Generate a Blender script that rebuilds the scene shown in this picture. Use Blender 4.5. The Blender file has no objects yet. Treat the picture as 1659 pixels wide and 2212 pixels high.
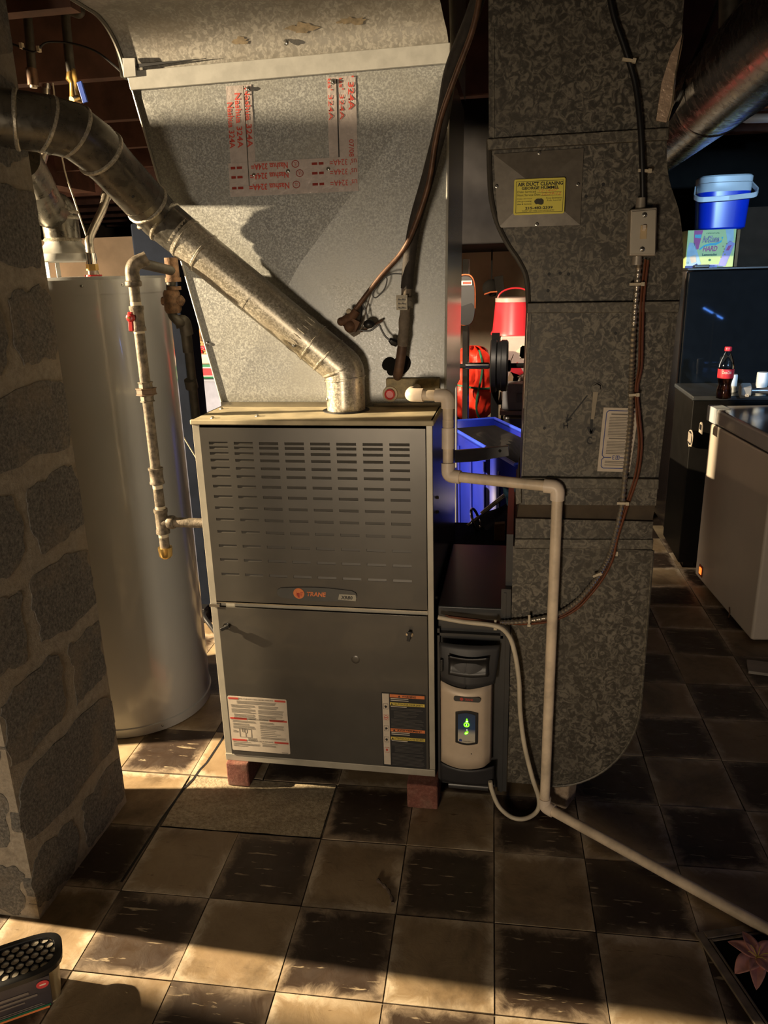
import bpy, bmesh, math, random
from mathutils import Vector as V, Matrix as M
random.seed(7)
sc = bpy.context.scene
COL = sc.collection
W, H = 1659, 2212
# ------------------------------------------------------------------ camera
FOC, YAW, PITCH, ROLL = 1642.35, .17521, .30123, -.02833
CAM = V((.81806, -1.82337, 1.4329))
def axes():
    cy, sy, cp, sp = math.cos(YAW), math.sin(YAW), math.cos(PITCH), math.sin(PITCH)
    f = V((-sy*cp, cy*cp, -sp)); r = V((cy, sy, 0)); u = r.cross(f)
    cr, sr = math.cos(ROLL), math.sin(ROLL)
    return cr*r+sr*u, -sr*r+cr*u, f
AR, AU, AF = axes()
cd = bpy.data.cameras.new('camera'); cam = bpy.data.objects.new('camera', cd); COL.objects.link(cam)
cd.sensor_fit = 'HORIZONTAL'; cd.sensor_width = 36; cd.lens = FOC*36/W; cd.clip_start = .02
rot = M((AR, AU, -AF)).transposed()
cam.matrix_world = M.Translation(CAM) @ rot.to_4x4()
sc.camera = cam
def at(px, py, ax, v):
    d = AR*((px-W/2)/FOC) - AU*((py-H/2)/FOC) + AF
    k = 'xyz'.index(ax); return CAM + d*((v-CAM[k])/d[k])
def Y(px, py, y=0.): return at(px, py, 'y', y)
def Z(px, py, z=0.): return at(px, py, 'z', z)
def X(px, py, x): return at(px, py, 'x', x)
# ------------------------------------------------------------------ world, exposure, lamps
wd = bpy.data.worlds.new('world'); sc.world = wd; wd.use_nodes = True
wd.node_tree.nodes['Background'].inputs[0].default_value = (1.0, .86, .70, 1)
wd.node_tree.nodes['Background'].inputs[1].default_value = .022
vs = sc.view_settings; vs.view_transform = 'Standard'; vs.look = 'None'; vs.gamma = 1; vs.use_curve_mapping = False
vs.exposure = 0.0
def lamp(name, loc, power, color, radius=.03, kind='POINT', **k):
    l = bpy.data.lights.new(name, kind); l.energy = power; l.color = color
    if kind == 'POINT': l.shadow_soft_size = radius
    for a, b in k.items(): setattr(l, a, b)
    o = bpy.data.objects.new(name, l); COL.objects.link(o); o.location = loc; return o
SUNY = (-3.1, -.49, 1.97)
sl = lamp('work_lamp', SUNY, 2700, (1.0, .77, .48), kind='SPOT', shadow_soft_size=.028, spot_size=1.25, spot_blend=.3)   # work lamp far off to the left, aimed along the cellar
sl.rotation_euler = (V((.1, .05, 1.15))-V(SUNY)).to_track_quat('-Z', 'Y').to_euler()
rl = lamp('rear_fill', (.10, -3.3, .68), 150, (1.0, .80, .57), kind='SPOT', shadow_soft_size=.25, spot_size=1.08, spot_blend=1.0)   # soft fill light added low behind the camera
rl.rotation_euler = (V((.30, 0, .80))-V((.10, -3.3, .68))).to_track_quat('-Z', 'Y').to_euler()
gl = lamp('gym_lamp', (.30, 1.15, 1.86), 125, (1.0, .82, .62), kind='SPOT', shadow_soft_size=.04, spot_size=2.0, spot_blend=.35)  # shaded lamp hanging behind the plenum
gl.rotation_euler = (V((.10, 2.6, .80))-V((.30, 1.15, 1.86))).to_track_quat('-Z', 'Y').to_euler()
lamp('back_bulb', (-2.7, 2.75, 1.35), 20, (1.0, .66, .40), .06)    # bulb in the far part of the cellar
COLD = V((2.15, -1.5, 1.80))
cl = lamp('cold_lamp', COLD, 460, (.40, .68, 1.0), kind='SPOT', shadow_soft_size=.05, spot_size=.36, spot_blend=.45)   # cold lamp off to the right
cl.rotation_euler = (V((1.96, 2.4, 1.38))-COLD).to_track_quat('-Z', 'Y').to_euler()

# ------------------------------------------------------------------ materials
def nodes(name):
    m = bpy.data.materials.new(name); m.use_nodes = True
    nt = m.node_tree; b = nt.nodes['Principled BSDF']
    return m, nt, b
def N(nt, t, **k):
    n = nt.nodes.new('ShaderNode'+t)
    for a, v in k.items():
        if a in n.inputs: n.inputs[a].default_value = v
        else: setattr(n, a, v)
    return n
def ramp(nt, src, stops):
    r = N(nt, 'ValToRGB'); e = r.color_ramp.elements
    while len(e) < len(stops): e.new(.5)
    for q, (p, c) in zip(e, stops):
        q.position = p; q.color = (c[0], c[1], c[2], 1) if not isinstance(c, (int, float)) else (c, c, c, 1)
    nt.links.new(src, r.inputs[0]); return r.outputs[0]
def mixc(nt, fac, a, b, mode='MIX'):
    n = N(nt, 'Mix', data_type='RGBA', blend_type=mode)
    for s, v in ((0, fac), (6, a), (7, b)):
        if hasattr(v, 'is_output'): nt.links.new(v, n.inputs[s])
        elif isinstance(v, (int, float)): n.inputs[s].default_value = v
        else: n.inputs[s].default_value = (*v[:3], 1)
    return n.outputs[2]
def coord(nt, scale=(1, 1, 1), kind='Object', rnd=False):
    tc = N(nt, 'TexCoord'); mp = N(nt, 'Mapping'); mp.inputs['Scale'].default_value = scale
    nt.links.new(tc.outputs[kind], mp.inputs[0])
    if rnd:
        oi = N(nt, 'ObjectInfo'); mu = N(nt, 'Math', operation='MULTIPLY'); mu.inputs[1].default_value = 37.
        nt.links.new(oi.outputs['Random'], mu.inputs[0])
        cb = N(nt, 'CombineXYZ'); [nt.links.new(mu.outputs[0], cb.inputs[i]) for i in range(3)]
        nt.links.new(cb.outputs[0], mp.inputs['Location'])
    return mp.outputs[0]
def noise(nt, vec, scale, detail=4, rough=.55, dist=0.):
    n = N(nt, 'TexNoise', Scale=scale, Detail=detail, Roughness=rough, Distortion=dist)
    nt.links.new(vec, n.inputs['Vector']); return n.outputs['Fac']
def bump(nt, b, src, s, d=.01):
    n = N(nt, 'Bump', Strength=s, Distance=d); nt.links.new(src, n.inputs['Height']); nt.links.new(n.outputs[0], b.inputs['Normal'])
def plain(name, c, rough=.5, metal=0., var=.18, vs_=14., bmp=0., bs=120., spec=.5, c2=None, coat=0., trans=0., ior=1.45):
    m, nt, b = nodes(name); v = coord(nt)
    b.inputs['Roughness'].default_value = rough; b.inputs['Metallic'].default_value = metal
    b.inputs['Specular IOR Level'].default_value = spec; b.inputs['Coat Weight'].default_value = coat
    if trans: b.inputs['Transmission Weight'].default_value = trans; b.inputs['IOR'].default_value = ior
    d = c2 or tuple(x*(1-var) for x in c); e = c if c2 else tuple(min(1, x*(1+var*.5)) for x in c)
    nt.links.new(ramp(nt, noise(nt, v, vs_), [(.35, d), (.65, e)]), b.inputs['Base Color'])
    if bmp: bump(nt, b, noise(nt, v, bs), bmp, .004)
    return m
def galv(name, lo, hi, scale, dirt, rough=.42, metal=.55, dscale=5., dist=1.6, bm=.05):
    m, nt, b = nodes(name); v = coord(nt)
    n1 = noise(nt, v, scale, 3, .6, dist)
    c = ramp(nt, n1, [(.42, lo), (.52, tuple(a*.6+b_*.4 for a, b_ in zip(lo, hi))), (.60, hi)])
    n2 = noise(nt, v, dscale, 5, .6)
    c = mixc(nt, ramp(nt, n2, [(.40, 0.), (.75, .75)]), c, dirt)
    nt.links.new(c, b.inputs['Base Color'])
    nt.links.new(ramp(nt, n1, [(.3, rough-.1), (.7, rough+.12)]), b.inputs['Roughness'])
    b.inputs['Metallic'].default_value = metal; bump(nt, b, n1, bm, .002)
    return m
def emit(name, c, s):
    m, nt, b = nodes(name); b.inputs['Base Color'].default_value = (*c, 1)
    b.inputs['Emission Color'].default_value = (*c, 1); b.inputs['Emission Strength'].default_value = s; return m
def tile_mat(name, base, dark, streak, sw, edge):
    m, nt, b = nodes(name); tc = N(nt, 'TexCoord')
    v = coord(nt, (9, 70, 9), rnd=True)
    s1 = noise(nt, v, 1.4, 4, .6, .4)
    v2 = coord(nt, (1, 1, 1), rnd=True)
    c = mixc(nt, ramp(nt, noise(nt, v2, 9., 5, .6), [(.35, 0.), (.7, 1.)]), base, dark)
    c = mixc(nt, ramp(nt, s1, [(sw, 0.), (sw+.05, .85)]), c, streak)
    # mineral bloom creeping in from the edges of the tile
    sx = N(nt, 'SeparateXYZ'); nt.links.new(tc.outputs['Object'], sx.inputs[0])
    ab = []
    for i in (0, 1):
        a = N(nt, 'Math', operation='ABSOLUTE'); nt.links.new(sx.outputs[i], a.inputs[0]); ab.append(a.outputs[0])
    mx = N(nt, 'Math', operation='MAXIMUM'); nt.links.new(ab[0], mx.inputs[0]); nt.links.new(ab[1], mx.inputs[1])
    n3 = noise(nt, v2, 16., 6, .7, 1.2); ad = N(nt, 'Math', operation='MULTIPLY_ADD'); ad.inputs[1].default_value = .075
    nt.links.new(n3, ad.inputs[0]); nt.links.new(mx.outputs[0], ad.inputs[2])
    ef = ramp(nt, ad.outputs[0], [(.124, 0.), (.136, .35), (.150, .95)])
    mm = N(nt, 'Math', operation='MULTIPLY'); nt.links.new(ef, mm.inputs[0])
    nt.links.new(ramp(nt, noise(nt, v2, 5., 3), [(.36, .08), (.56, 1.)]), mm.inputs[1])
    c = mixc(nt, mm.outputs[0], c, edge)
    gr = N(nt, 'Math', operation='MULTIPLY'); gr.inputs[1].default_value = .62
    nt.links.new(ramp(nt, noise(nt, v2, 3.2, 7, .68, .8), [(.46, 0.), (.66, 1.)]), gr.inputs[0])
    c = mixc(nt, gr.outputs[0], c, (.055, .034, .018))
    vst = coord(nt, (60, 5, 5), rnd=True)
    c = mixc(nt, ramp(nt, noise(nt, vst, 1.2, 5, .7), [(.60, 0.), (.72, .45)]), c, dark)
    nt.links.new(c, b.inputs['Base Color'])
    nt.links.new(ramp(nt, n3, [(.3, .34), (.7, .62)]), b.inputs['Roughness'])
    bump(nt, b, n3, .25, .004); return m
def block_mat(name, c1, c2, c3, s=1.):
    m, nt, b = nodes(name); v = coord(nt)
    a = noise(nt, v, 160*s, 6, .75); a2 = noise(nt, v, 7, 5, .6)
    c = ramp(nt, a, [(.32, c1), (.52, c2), (.7, c3)])
    c = mixc(nt, ramp(nt, a2, [(.5, 0.), (.7, .55)]), c, (.30, .24, .17))
    nt.links.new(c, b.inputs['Base Color']); b.inputs['Roughness'].default_value = .95
    bump(nt, b, a, .9, .006); return m
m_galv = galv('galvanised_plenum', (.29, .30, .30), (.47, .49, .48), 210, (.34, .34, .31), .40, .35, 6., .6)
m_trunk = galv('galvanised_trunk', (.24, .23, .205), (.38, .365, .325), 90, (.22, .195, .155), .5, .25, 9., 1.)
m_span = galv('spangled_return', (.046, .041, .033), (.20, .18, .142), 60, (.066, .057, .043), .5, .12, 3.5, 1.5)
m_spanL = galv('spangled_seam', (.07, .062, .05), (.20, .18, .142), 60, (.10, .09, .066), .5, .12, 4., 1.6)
m_duct = galv('round_duct_metal', (.13, .12, .115), (.22, .205, .19), 30, (.14, .125, .11), .24, .8, 3., 1., .01)
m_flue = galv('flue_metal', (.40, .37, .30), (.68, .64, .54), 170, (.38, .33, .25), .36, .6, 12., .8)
m_flueD = galv('dark_flue_metal', (.15, .14, .12), (.20, .19, .165), 40, (.09, .08, .065), .30, .75, 3., .5)  # darker grey metal of the upper flue and the vent connector
m_sheet = plain('bright_sheet', (.44, .43, .40), .22, .9, .1)
m_cleat = plain('white_cleat', (.50, .50, .47), .45, .3, .12, 30)
m_furn = plain('furnace_enamel', (.088, .081, .070), .36, .35, .16, 5, spec=.5, coat=.15)
m_furnL = plain('furnace_frame', (.42, .39, .32), .42, .2, .15, 12)
m_cap = plain('dusty_cap', (.50, .43, .28), .7, 0, .3, 10)
m_dark = plain('charcoal_enamel', (.055, .056, .058), .30, .2, .15, 6)
m_side = plain('dark_side_panel', (.07, .075, .08), .24, .7, .1)
m_black = plain('black_plastic', (.012, .012, .013), .4)
m_matte = plain('black_matte', (.012, .011, .0105), .9, spec=.08)
m_white = plain('white_enamel', (.40, .415, .42), .20, 0, .05, 4, spec=.6, coat=.35)
m_iron = plain('gas_pipe_iron', (.21, .175, .13), .6, .3, .55, 60, .3)
m_ironD = plain('black_iron', (.07, .06, .045), .55, .4, .3, 40)
m_rust = plain('rusty_iron', (.17, .095, .05), .8, .2, .5, 60, .4)
m_brass = plain('brass', (.72, .48, .16), .3, .9, .2)
m_red = plain('red_enamel', (.50, .02, .02), .4)
m_blue = plain('blue_enamel', (.03, .08, .42), .4)
m_pvc = plain('aged_pvc', (.80, .66, .49), .42, 0, .25, 18)
m_pvc2 = plain('pvc_fitting', (.86, .73, .59), .40, 0, .12, 18)
m_insul = plain('pipe_insulation', (.032, .026, .021), .8, 0, .4, 50, .3)
m_copper = plain('brown_copper', (.12, .062, .035), .5, .3, .4, 60)
m_foam = plain('grey_foam', (.16, .13, .10), .8, 0, .3, 60)
m_wireb = plain('brown_wire', (.16, .05, .02), .45)
m_wirew = plain('cream_wire', (.62, .55, .42), .5)
m_tie = plain('cream_zip_tie', (.60, .52, .38), .5)
m_steel = plain('brushed_steel', (.48, .43, .36), .42, .5, .1, 40)
m_chrome = plain('chrome', (.75, .73, .70), .12, 1., .05)
m_cable = plain('armoured_cable', (.55, .50, .42), .35, .85, .2, 80)
m_mortar = block_mat('mortar', (.22, .195, .16), (.32, .285, .235), (.40, .36, .30), .35)
m_block = block_mat('cinder_block', (.055, .053, .05), (.165, .158, .147), (.30, .285, .26), .8)
m_slab = block_mat('concrete_slab', (.06, .05, .038), (.11, .092, .07), (.17, .14, .10), .4)
m_patch = block_mat('concrete_patch', (.26, .205, .13), (.46, .38, .25), (.62, .53, .38), .5)
m_brick = block_mat('old_brick', (.15, .055, .04), (.24, .09, .065), (.34, .16, .12), .6)
m_tileC = tile_mat('cream_vinyl', (.34, .25, .145), (.24, .165, .09), (.13, .08, .042), .66, (.62, .52, .38))
m_tileD = tile_mat('brown_vinyl', (.036, .023, .016), (.062, .041, .028), (.50, .40, .26), .63, (.46, .36, .25))
m_joist = plain('red_brown_joist', (.13, .06, .042), .75, 0, .35, 12)
m_deck = plain('dark_floor_deck', (.10, .075, .05), .85, 0, .3, 4)
m_beige = plain('beige_painted_block', (.50, .41, .29), .85, 0, .15, 6)
m_fridge = plain('black_gloss', (.004, .006, .009), .03, 0, .1, spec=.2)
m_freez = plain('freezer_enamel', (.74, .65, .54), .35, 0, .05, 5)
m_paper = plain('aged_label_paper', (.60, .52, .42), .6, 0, .08, 40)
m_yellow = plain('yellow_sticker', (.82, .72, .10), .5, 0, .05)
m_ink = plain('black_ink', (.012, .012, .014), .6)
m_inkg = plain('grey_ink', (.20, .18, .15), .6)
m_inkr = plain('red_ink', (.50, .06, .04), .6)
m_inko = plain('orange_ink', (.80, .23, .07), .6)
m_inky = plain('yellow_ink', (.72, .56, .10), .6)
m_inkb = plain('blue_ink', (.04, .07, .28), .6)
m_inkw = plain('pale_ink', (.70, .63, .52), .6)
m_tape = plain('foil_tape', (.56, .50, .48), .28, .25, .1, 60, .4, 60)
m_foilp = plain('crinkled_foil', (.70, .52, .38), .3, .35, .2, 20, .9, 55)
m_bag = plain('red_nylon', (.75, .035, .015), .42, 0, .2, 12, .3, 20)
m_redlid = plain('red_plastic', (.62, .03, .045), .35, 0, .05)
m_green = plain('green_plastic', (.02, .14, .075), .4)
m_tote = plain('grey_blue_plastic', (.24, .26, .36), .4)
m_bluet = plain('blue_plastic', (.008, .018, .28), .35, 0, .1)
m_cool = plain('cooler_blue', (.006, .045, .70), .28, 0, .05)
m_coolw = plain('cooler_white', (.66, .72, .76), .35, 0, .04)
m_pinkb = plain('pink_grey_plastic', (.50, .38, .34), .5)
m_wick = plain('wicker', (.32, .17, .07), .8, 0, .5, 60, .6, 50)
m_navy = plain('navy_cover', (.010, .013, .022), .9, 0, .25, 6, .3, 14, spec=.05)
m_grey = plain('grey_plastic', (.33, .33, .33), .45)
m_clear = plain('cloudy_clear', (.75, .60, .56), .25, 0, .1, 14, trans=.35)
m_denim = plain('dark_denim', (.035, .04, .055), .85, 0, .3, 40, .4)
m_cyan = plain('pale_blue_towel', (.10, .30, .48), .85, 0, .4, 40, .6, 90, c2=(.03, .08, .14))
m_wood = plain('raw_wood', (.34, .19, .08), .75, 0, .25, 25)
m_card = plain('cardboard', (.30, .20, .12), .85, 0, .15, 8)
m_lily = plain('pink_petal', (.80, .38, .31), .55, 0, .25, 30)
m_frame = plain('worn_frame', (.26, .21, .15), .5, .2, .4, 25)
m_cola = plain('cola', (.030, .008, .004), .08, 0, .1, spec=.6)
m_glass = plain('clear_plastic', (.96, .97, .98), .04, 0, 0., trans=1., ior=1.3)
m_beigeP = plain('beige_cover', (.60, .49, .37), .45, .1, .06, 30)
m_lime = plain('lime_card', (.58, .74, .30), .5, 0, .04)
m_lav = plain('lavender_print', (.40, .38, .78), .5); m_mag = plain('magenta_print', (.52, .04, .28), .5)
m_cyanp = plain('cyan_print', (.05, .50, .66), .5); m_aqua = plain('pale_aqua_print', (.42, .62, .74), .5)
m_dkgreen = plain('dark_green_print', (.04, .16, .08), .5)
m_beads = plain('white_beads', (.85, .77, .62), .7, 0, .15, 200)
m_led = emit('green_led', (.16, 1., .01), 2.6); m_ledw = emit('white_green_led', (.75, 1., .45), 2.5)
m_orange = emit('orange_pilot_lamp', (1., .16, .02), 2.2)
m_tv = emit('cold_tube', (.10, .30, 1.), 60)
def screen_mat():
    m, nt, b = nodes('display_print'); tc = N(nt, 'TexCoord'); s = N(nt, 'SeparateXYZ')
    nt.links.new(tc.outputs['Generated'], s.inputs[0])
    nt.links.new(ramp(nt, s.outputs[2], [(.0, (.55, .50, .40)), (.30, (.48, .46, .40)), (.48, (.035, .075, .19)), (1, (.03, .055, .12))]), b.inputs['Base Color'])
    b.inputs['Roughness'].default_value = .3; return m
m_screen = screen_mat()
# ------------------------------------------------------------------ mesh helpers
WM = {}
class G:
    def __init__(s): s.b = bmesh.new()
    def face(s, pts, sm=False):
        f = s.b.faces.new([s.b.verts.new(p) for p in pts]); f.smooth = sm; return s
    def box(s, x0, x1, y0, y1, z0, z1, mx=None):
        c = [V((x, y, z)) for x in (x0, x1) for y in (y0, y1) for z in (z0, z1)]
        if mx is not None: c = [mx @ p for p in c]
        v = [s.b.verts.new(p) for p in c]
        for f in ((0, 1, 3, 2), (4, 6, 7, 5), (0, 4, 5, 1), (2, 3, 7, 6), (0, 2, 6, 4), (1, 5, 7, 3)): s.b.faces.new([v[i] for i in f])
        return s
    def prism(s, pts, vec, sm=False):
        vec = V(vec); a = [s.b.verts.new(p) for p in pts]; c = [s.b.verts.new(V(p)+vec) for p in pts]; n = len(a)
        s.b.faces.new(a); s.b.faces.new(c[::-1])
        for i in range(n):
            f = s.b.faces.new((a[i], c[i], c[(i+1) % n], a[(i+1) % n])); f.smooth = sm
        return s
    def rings(s, rr, caps=True, closed=False):
        vv = [[s.b.verts.new(p) for p in r] for r in rr]; n = len(vv[0]); m = len(vv)
        for i in range(m if closed else m-1):
            a, c = vv[i], vv[(i+1) % m]
            for j in range(n):
                f = s.b.faces.new((a[j], a[(j+1) % n], c[(j+1) % n], c[j])); f.smooth = True
        if caps and not closed:
            s.b.faces.new(vv[0][::-1]); s.b.faces.new(vv[-1])
        return s
    def tube(s, pts, r, n=14, fillet=0., fs=6, rf=None, caps=True, closed=False):
        P = [V(p) for p in pts]
        if fillet: P = fil(P, fillet, fs)
        rr = []; up = None
        for i, p in enumerate(P):
            if closed: t = P[(i+1) % len(P)]-P[i-1]
            else: t = P[min(i+1, len(P)-1)]-P[max(i-1, 0)]
            t.normalize()
            if up is None: up = V((0, 0, 1)) if abs(t.z) < .9 else V((0, 1, 0))
            up = (up-t*up.dot(t)); up.normalize(); w = t.cross(up)
            q = rf(i, len(P)) if rf else (r[min(len(r)-1, round(i*(len(r)-1)/max(1, len(P)-1)))] if isinstance(r, (list, tuple)) else r)
            rr.append([p+(up*math.cos(a)+w*math.sin(a))*q for a in [2*math.pi*k/n for k in range(n)]])
        return s.rings(rr, caps, closed)
    def cyl(s, a, b, r, r2=None, n=18): return s.tube([a, b], [r, r if r2 is None else r2], n)
    def lathe(s, prof, o, n=32, ax=(0, 0, 1), caps=True, sx=1., sy=1.):
        ax = V(ax).normalized(); u = ax.orthogonal().normalized() if abs(ax.z) < .99 else V((1, 0, 0)); w = ax.cross(u); o = V(o)
        return s.rings([[o+ax*h+(u*math.cos(t)*sx+w*math.sin(t)*sy)*r for t in [2*math.pi*k/n for k in range(n)]] for r, h in prof], caps)
    def ball(s, c, r, n=12, sc_=(1, 1, 1)):
        mx = M.Translation(c) @ M.Diagonal((r*sc_[0], r*sc_[1], r*sc_[2], 1))
        q = bmesh.ops.create_uvsphere(s.b, u_segments=n, v_segments=max(6, n*2//3), radius=1, matrix=mx)
        for v in q['verts']:
            for f in v.link_faces: f.smooth = True
        return s
    def grid(s, fn, nu, nv, sm=True):
        vv = [[s.b.verts.new(fn(i/nu, j/nv)) for j in range(nv+1)] for i in range(nu+1)]
        for i in range(nu):
            for j in range(nv):
                f = s.b.faces.new((vv[i][j], vv[i+1][j], vv[i+1][j+1], vv[i][j+1])); f.smooth = sm
        return s
def fil(P, r, fs):
    out = [P[0]]
    for i in range(1, len(P)-1):
        a, p, c = P[i-1], P[i], P[i+1]; u = a-p; w = c-p; lu, lw = u.length, w.length; u.normalize(); w.normalize()
        ang = u.angle(w); d = min(r/max(math.tan(ang/2), .05), lu*.45, lw*.45)
        p0, p2 = p+u*d, p+w*d
        for k in range(fs+1):
            t = k/fs; out.append(p0*(1-t)**2+p*2*t*(1-t)+p2*t*t)
    out.append(P[-1]); return out
def sm(pts, n=8):
    P = [V(p) for p in pts]; out = []
    for i in range(len(P)-1):
        a, b, c, d = P[max(i-1, 0)], P[i], P[i+1], P[min(i+2, len(P)-1)]
        for k in range(n):
            t = k/n; out.append(.5*((2*b)+(c-a)*t+(2*a-5*b+4*c-d)*t*t+(3*b-a-3*c+d)*t**3))
    out.append(P[-1]); return out
def put(o, parent):
    COL.objects.link(o); WM[o.name] = o.matrix_basis.copy()
    if parent is not None: o.parent = parent; o.matrix_parent_inverse = WM[parent.name].inverted()
    return o
def obj(name, g, mat, parent=None, bevel=0., solid=0., sub=0, label=None, kind=None, loc=None, flat=False):
    me = bpy.data.meshes.new(name); bm = g.b if isinstance(g, G) else g
    bmesh.ops.recalc_face_normals(bm, faces=bm.faces)
    if loc is not None: bmesh.ops.translate(bm, verts=bm.verts, vec=-V(loc))
    bm.to_mesh(me); bm.free()
    me.set_sharp_from_angle(angle=math.radians(38))
    if flat: me.shade_flat()
    for m in (mat if isinstance(mat, list) else [mat]): me.materials.append(m)
    o = bpy.data.objects.new(name, me)
    if loc is not None: o.matrix_basis = M.Translation(loc)
    if solid: q = o.modifiers.new('solid', 'SOLIDIFY'); q.thickness = solid; q.offset = 0
    if bevel: q = o.modifiers.new('bevel', 'BEVEL'); q.width = bevel; q.segments = 2; q.harden_normals = True; q.limit_method = 'ANGLE'; q.angle_limit = .6
    if sub: q = o.modifiers.new('sub', 'SUBSURF'); q.levels = q.render_levels = sub
    if label: o['label'] = label
    if kind: o['kind'] = kind
    return put(o, parent)
def thing(name, label, cat, loc=(0, 0, 0), group=None):
    o = bpy.data.objects.new(name, None); o.empty_display_size = .05; o.matrix_basis = M.Translation(loc)
    return tag(put(o, None), label, cat, group)
def tag(o, label, cat, group=None):
    o['label'] = label; o['category'] = cat
    if group: o['group'] = group
    return o
_tx = {}
def text(parent, s, x0, x1, z0, z1, y, mat, name='lettering', mx=None, flip=False, shear=0., bold=0., align='fit'):
    """lettering on the plane facing -Y, fitted into the rectangle"""
    cu = bpy.data.curves.new('t', 'FONT'); cu.body = s; cu.size = 1; cu.shear = shear; cu.offset = bold; cu.resolution_u = 2
    t = bpy.data.objects.new('t', cu); COL.objects.link(t)
    bpy.context.view_layer.update()
    me = bpy.data.meshes.new_from_object(t.evaluated_get(bpy.context.evaluated_depsgraph_get()))
    bpy.data.objects.remove(t)
    xs = [v.co.x for v in me.vertices]; ys = [v.co.y for v in me.vertices]
    a, b, c, d = min(xs), max(xs), min(ys), max(ys); sx = (x1-x0)/(b-a); sz = (z1-z0)/(d-c)
    for v in me.vertices:
        u, w = (v.co.x-a)/(b-a), (v.co.y-c)/(d-c)
        if flip: u, w = 1-u, 1-w
        p = V((x0+u*(x1-x0), y, z0+w*(z1-z0)))
        v.co = mx @ p if mx is not None else p
    me.materials.append(mat); o = bpy.data.objects.new(name, me); return put(o, parent)
def card(parent, name, x0, x1, z0, z1, y, mat, mx=None, t=.0008, label=None, r=0.):
    g = G()
    if r:
        pts = []
        for cx, cz, a0 in ((x1-r, z1-r, 0), (x0+r, z1-r, 90), (x0+r, z0+r, 180), (x1-r, z0+r, 270)):
            for k in range(5):
                a = math.radians(a0+k*22.5); pts.append(V((cx+r*math.cos(a), y, cz+r*math.sin(a))))
        if mx is not None: pts = [mx @ p for p in pts]
        g.prism(pts, (mx.to_3x3() @ V((0, t, 0))) if mx is not None else (0, t, 0))
    else: g.box(x0, x1, y, y+t, z0, z1, mx)
    return obj(name, g, mat, parent, label=label)
def bars(parent, rects, y, mat, name='print_lines', mx=None):
    if len(rects) <= 6:
        for x0, x1, z0, z1 in rects: o = obj(name, G().box(x0, x1, y, y+.0004, z0, z1, mx), mat, parent)
        return o
    g = G()
    for x0, x1, z0, z1 in rects: g.box(x0, x1, y, y+.0004, z0, z1, mx)
    return obj(name, g, mat, parent, kind='stuff')
def lines(x0, x1, z1, n, pitch, th, jit=.35):
    out = []
    for i in range(n):
        out.append((x0, x1-(x1-x0)*random.random()*jit*(1 if i % 3 == 2 else .25), z1-i*pitch-th, z1-i*pitch))
    return out
def screw(parent, p, d=(0, -1, 0), r=.005, m=None):
    p = V(p); d = V(d).normalized()
    return obj('screw', G().lathe([(r*1.5, 0), (r*1.4, .001), (r, .0012), (r, .004), (r*.6, .005)], p, 8, d), m or m_sheet, parent)
# ================================================================== the room
def struct(name, g, m, parent=None, **k): return obj(name, g, m, parent, kind=None if parent else 'structure', **k)
floor = struct('floor', G().box(-4.2, 5, -3.4, 10.2, -.2, -.0045), m_slab)
T, TX, TY, TA = .2286, -.12181, -.21303, .03141
ca, sa = math.cos(TA), math.sin(TA)
def tpos(i, j): return V((TX+ca*i*T-sa*j*T, TY+sa*i*T+ca*j*T, 0))
def pix(p):
    q = p-CAM; d = q.dot(AF); return (W/2+FOC*q.dot(AR)/d, H/2-FOC*q.dot(AU)/d, d)
cells = []
for i in range(-18, 23):
    for j in range(-14, 45):
        c = tpos(i+.5, j+.5)
        if not (-4 < c.x < 4.8 and -3 < c.y < 9.9): continue
        if (i, j) in ((0, 0), (1, 0)): continue                     # two tiles are gone: bare cement shows
        if -.60 < c.x < -.30 and -.50 < c.y < -.2: continue
        u, v, d = pix(c)
        vis = d > .3 and -120 < u < W+120 and 1150 < v < H+160 and not (500 < u < 930 and v < 1600 and c.y > .1) and not (u < 230 and c.y > .1 and v < 1700)
        cells.append((0 if vis else 1, d if d > 0 else 99, i, j))
cells.sort()
def tile_geo(): return G().box(-.1128, .1128, -.1128, .1128, -.0045, 0)
tmesh = {}
bulk = {0: G(), 1: G()}
for n_, (hid, d, i, j) in enumerate(cells):
    c = tpos(i+.5, j+.5); par = (i+j) % 2
    if n_ < 290 and not hid:
        mt = m_tileD if par == 0 else m_tileC
        if par not in tmesh:
            o = obj('floor_tile', tile_geo(), mt, floor); tmesh[par] = o.data
        else:
            o = bpy.data.objects.new('floor_tile', tmesh[par]); put(o, floor)
        o.matrix_basis = M.Translation(c+V((random.uniform(-.0008, .0008), random.uniform(-.0008, .0008), random.uniform(-.0012, .0006)))) @ M.Rotation(TA+random.uniform(-.006, .006), 4, 'Z')
        WM[o.name] = o.matrix_basis.copy()
    else:
        bulk[par].box(-.1128, .1128, -.1128, .1128, -.0045, 0, M.Translation(c) @ M.Rotation(TA, 4, 'Z'))
for par in (0, 1): obj('floor_tile', bulk[par], plain('far_tile_%d' % par, (.05, .034, .024) if par == 0 else (.36, .28, .17), .5, 0, .3, 9), floor, kind='stuff')
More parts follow.
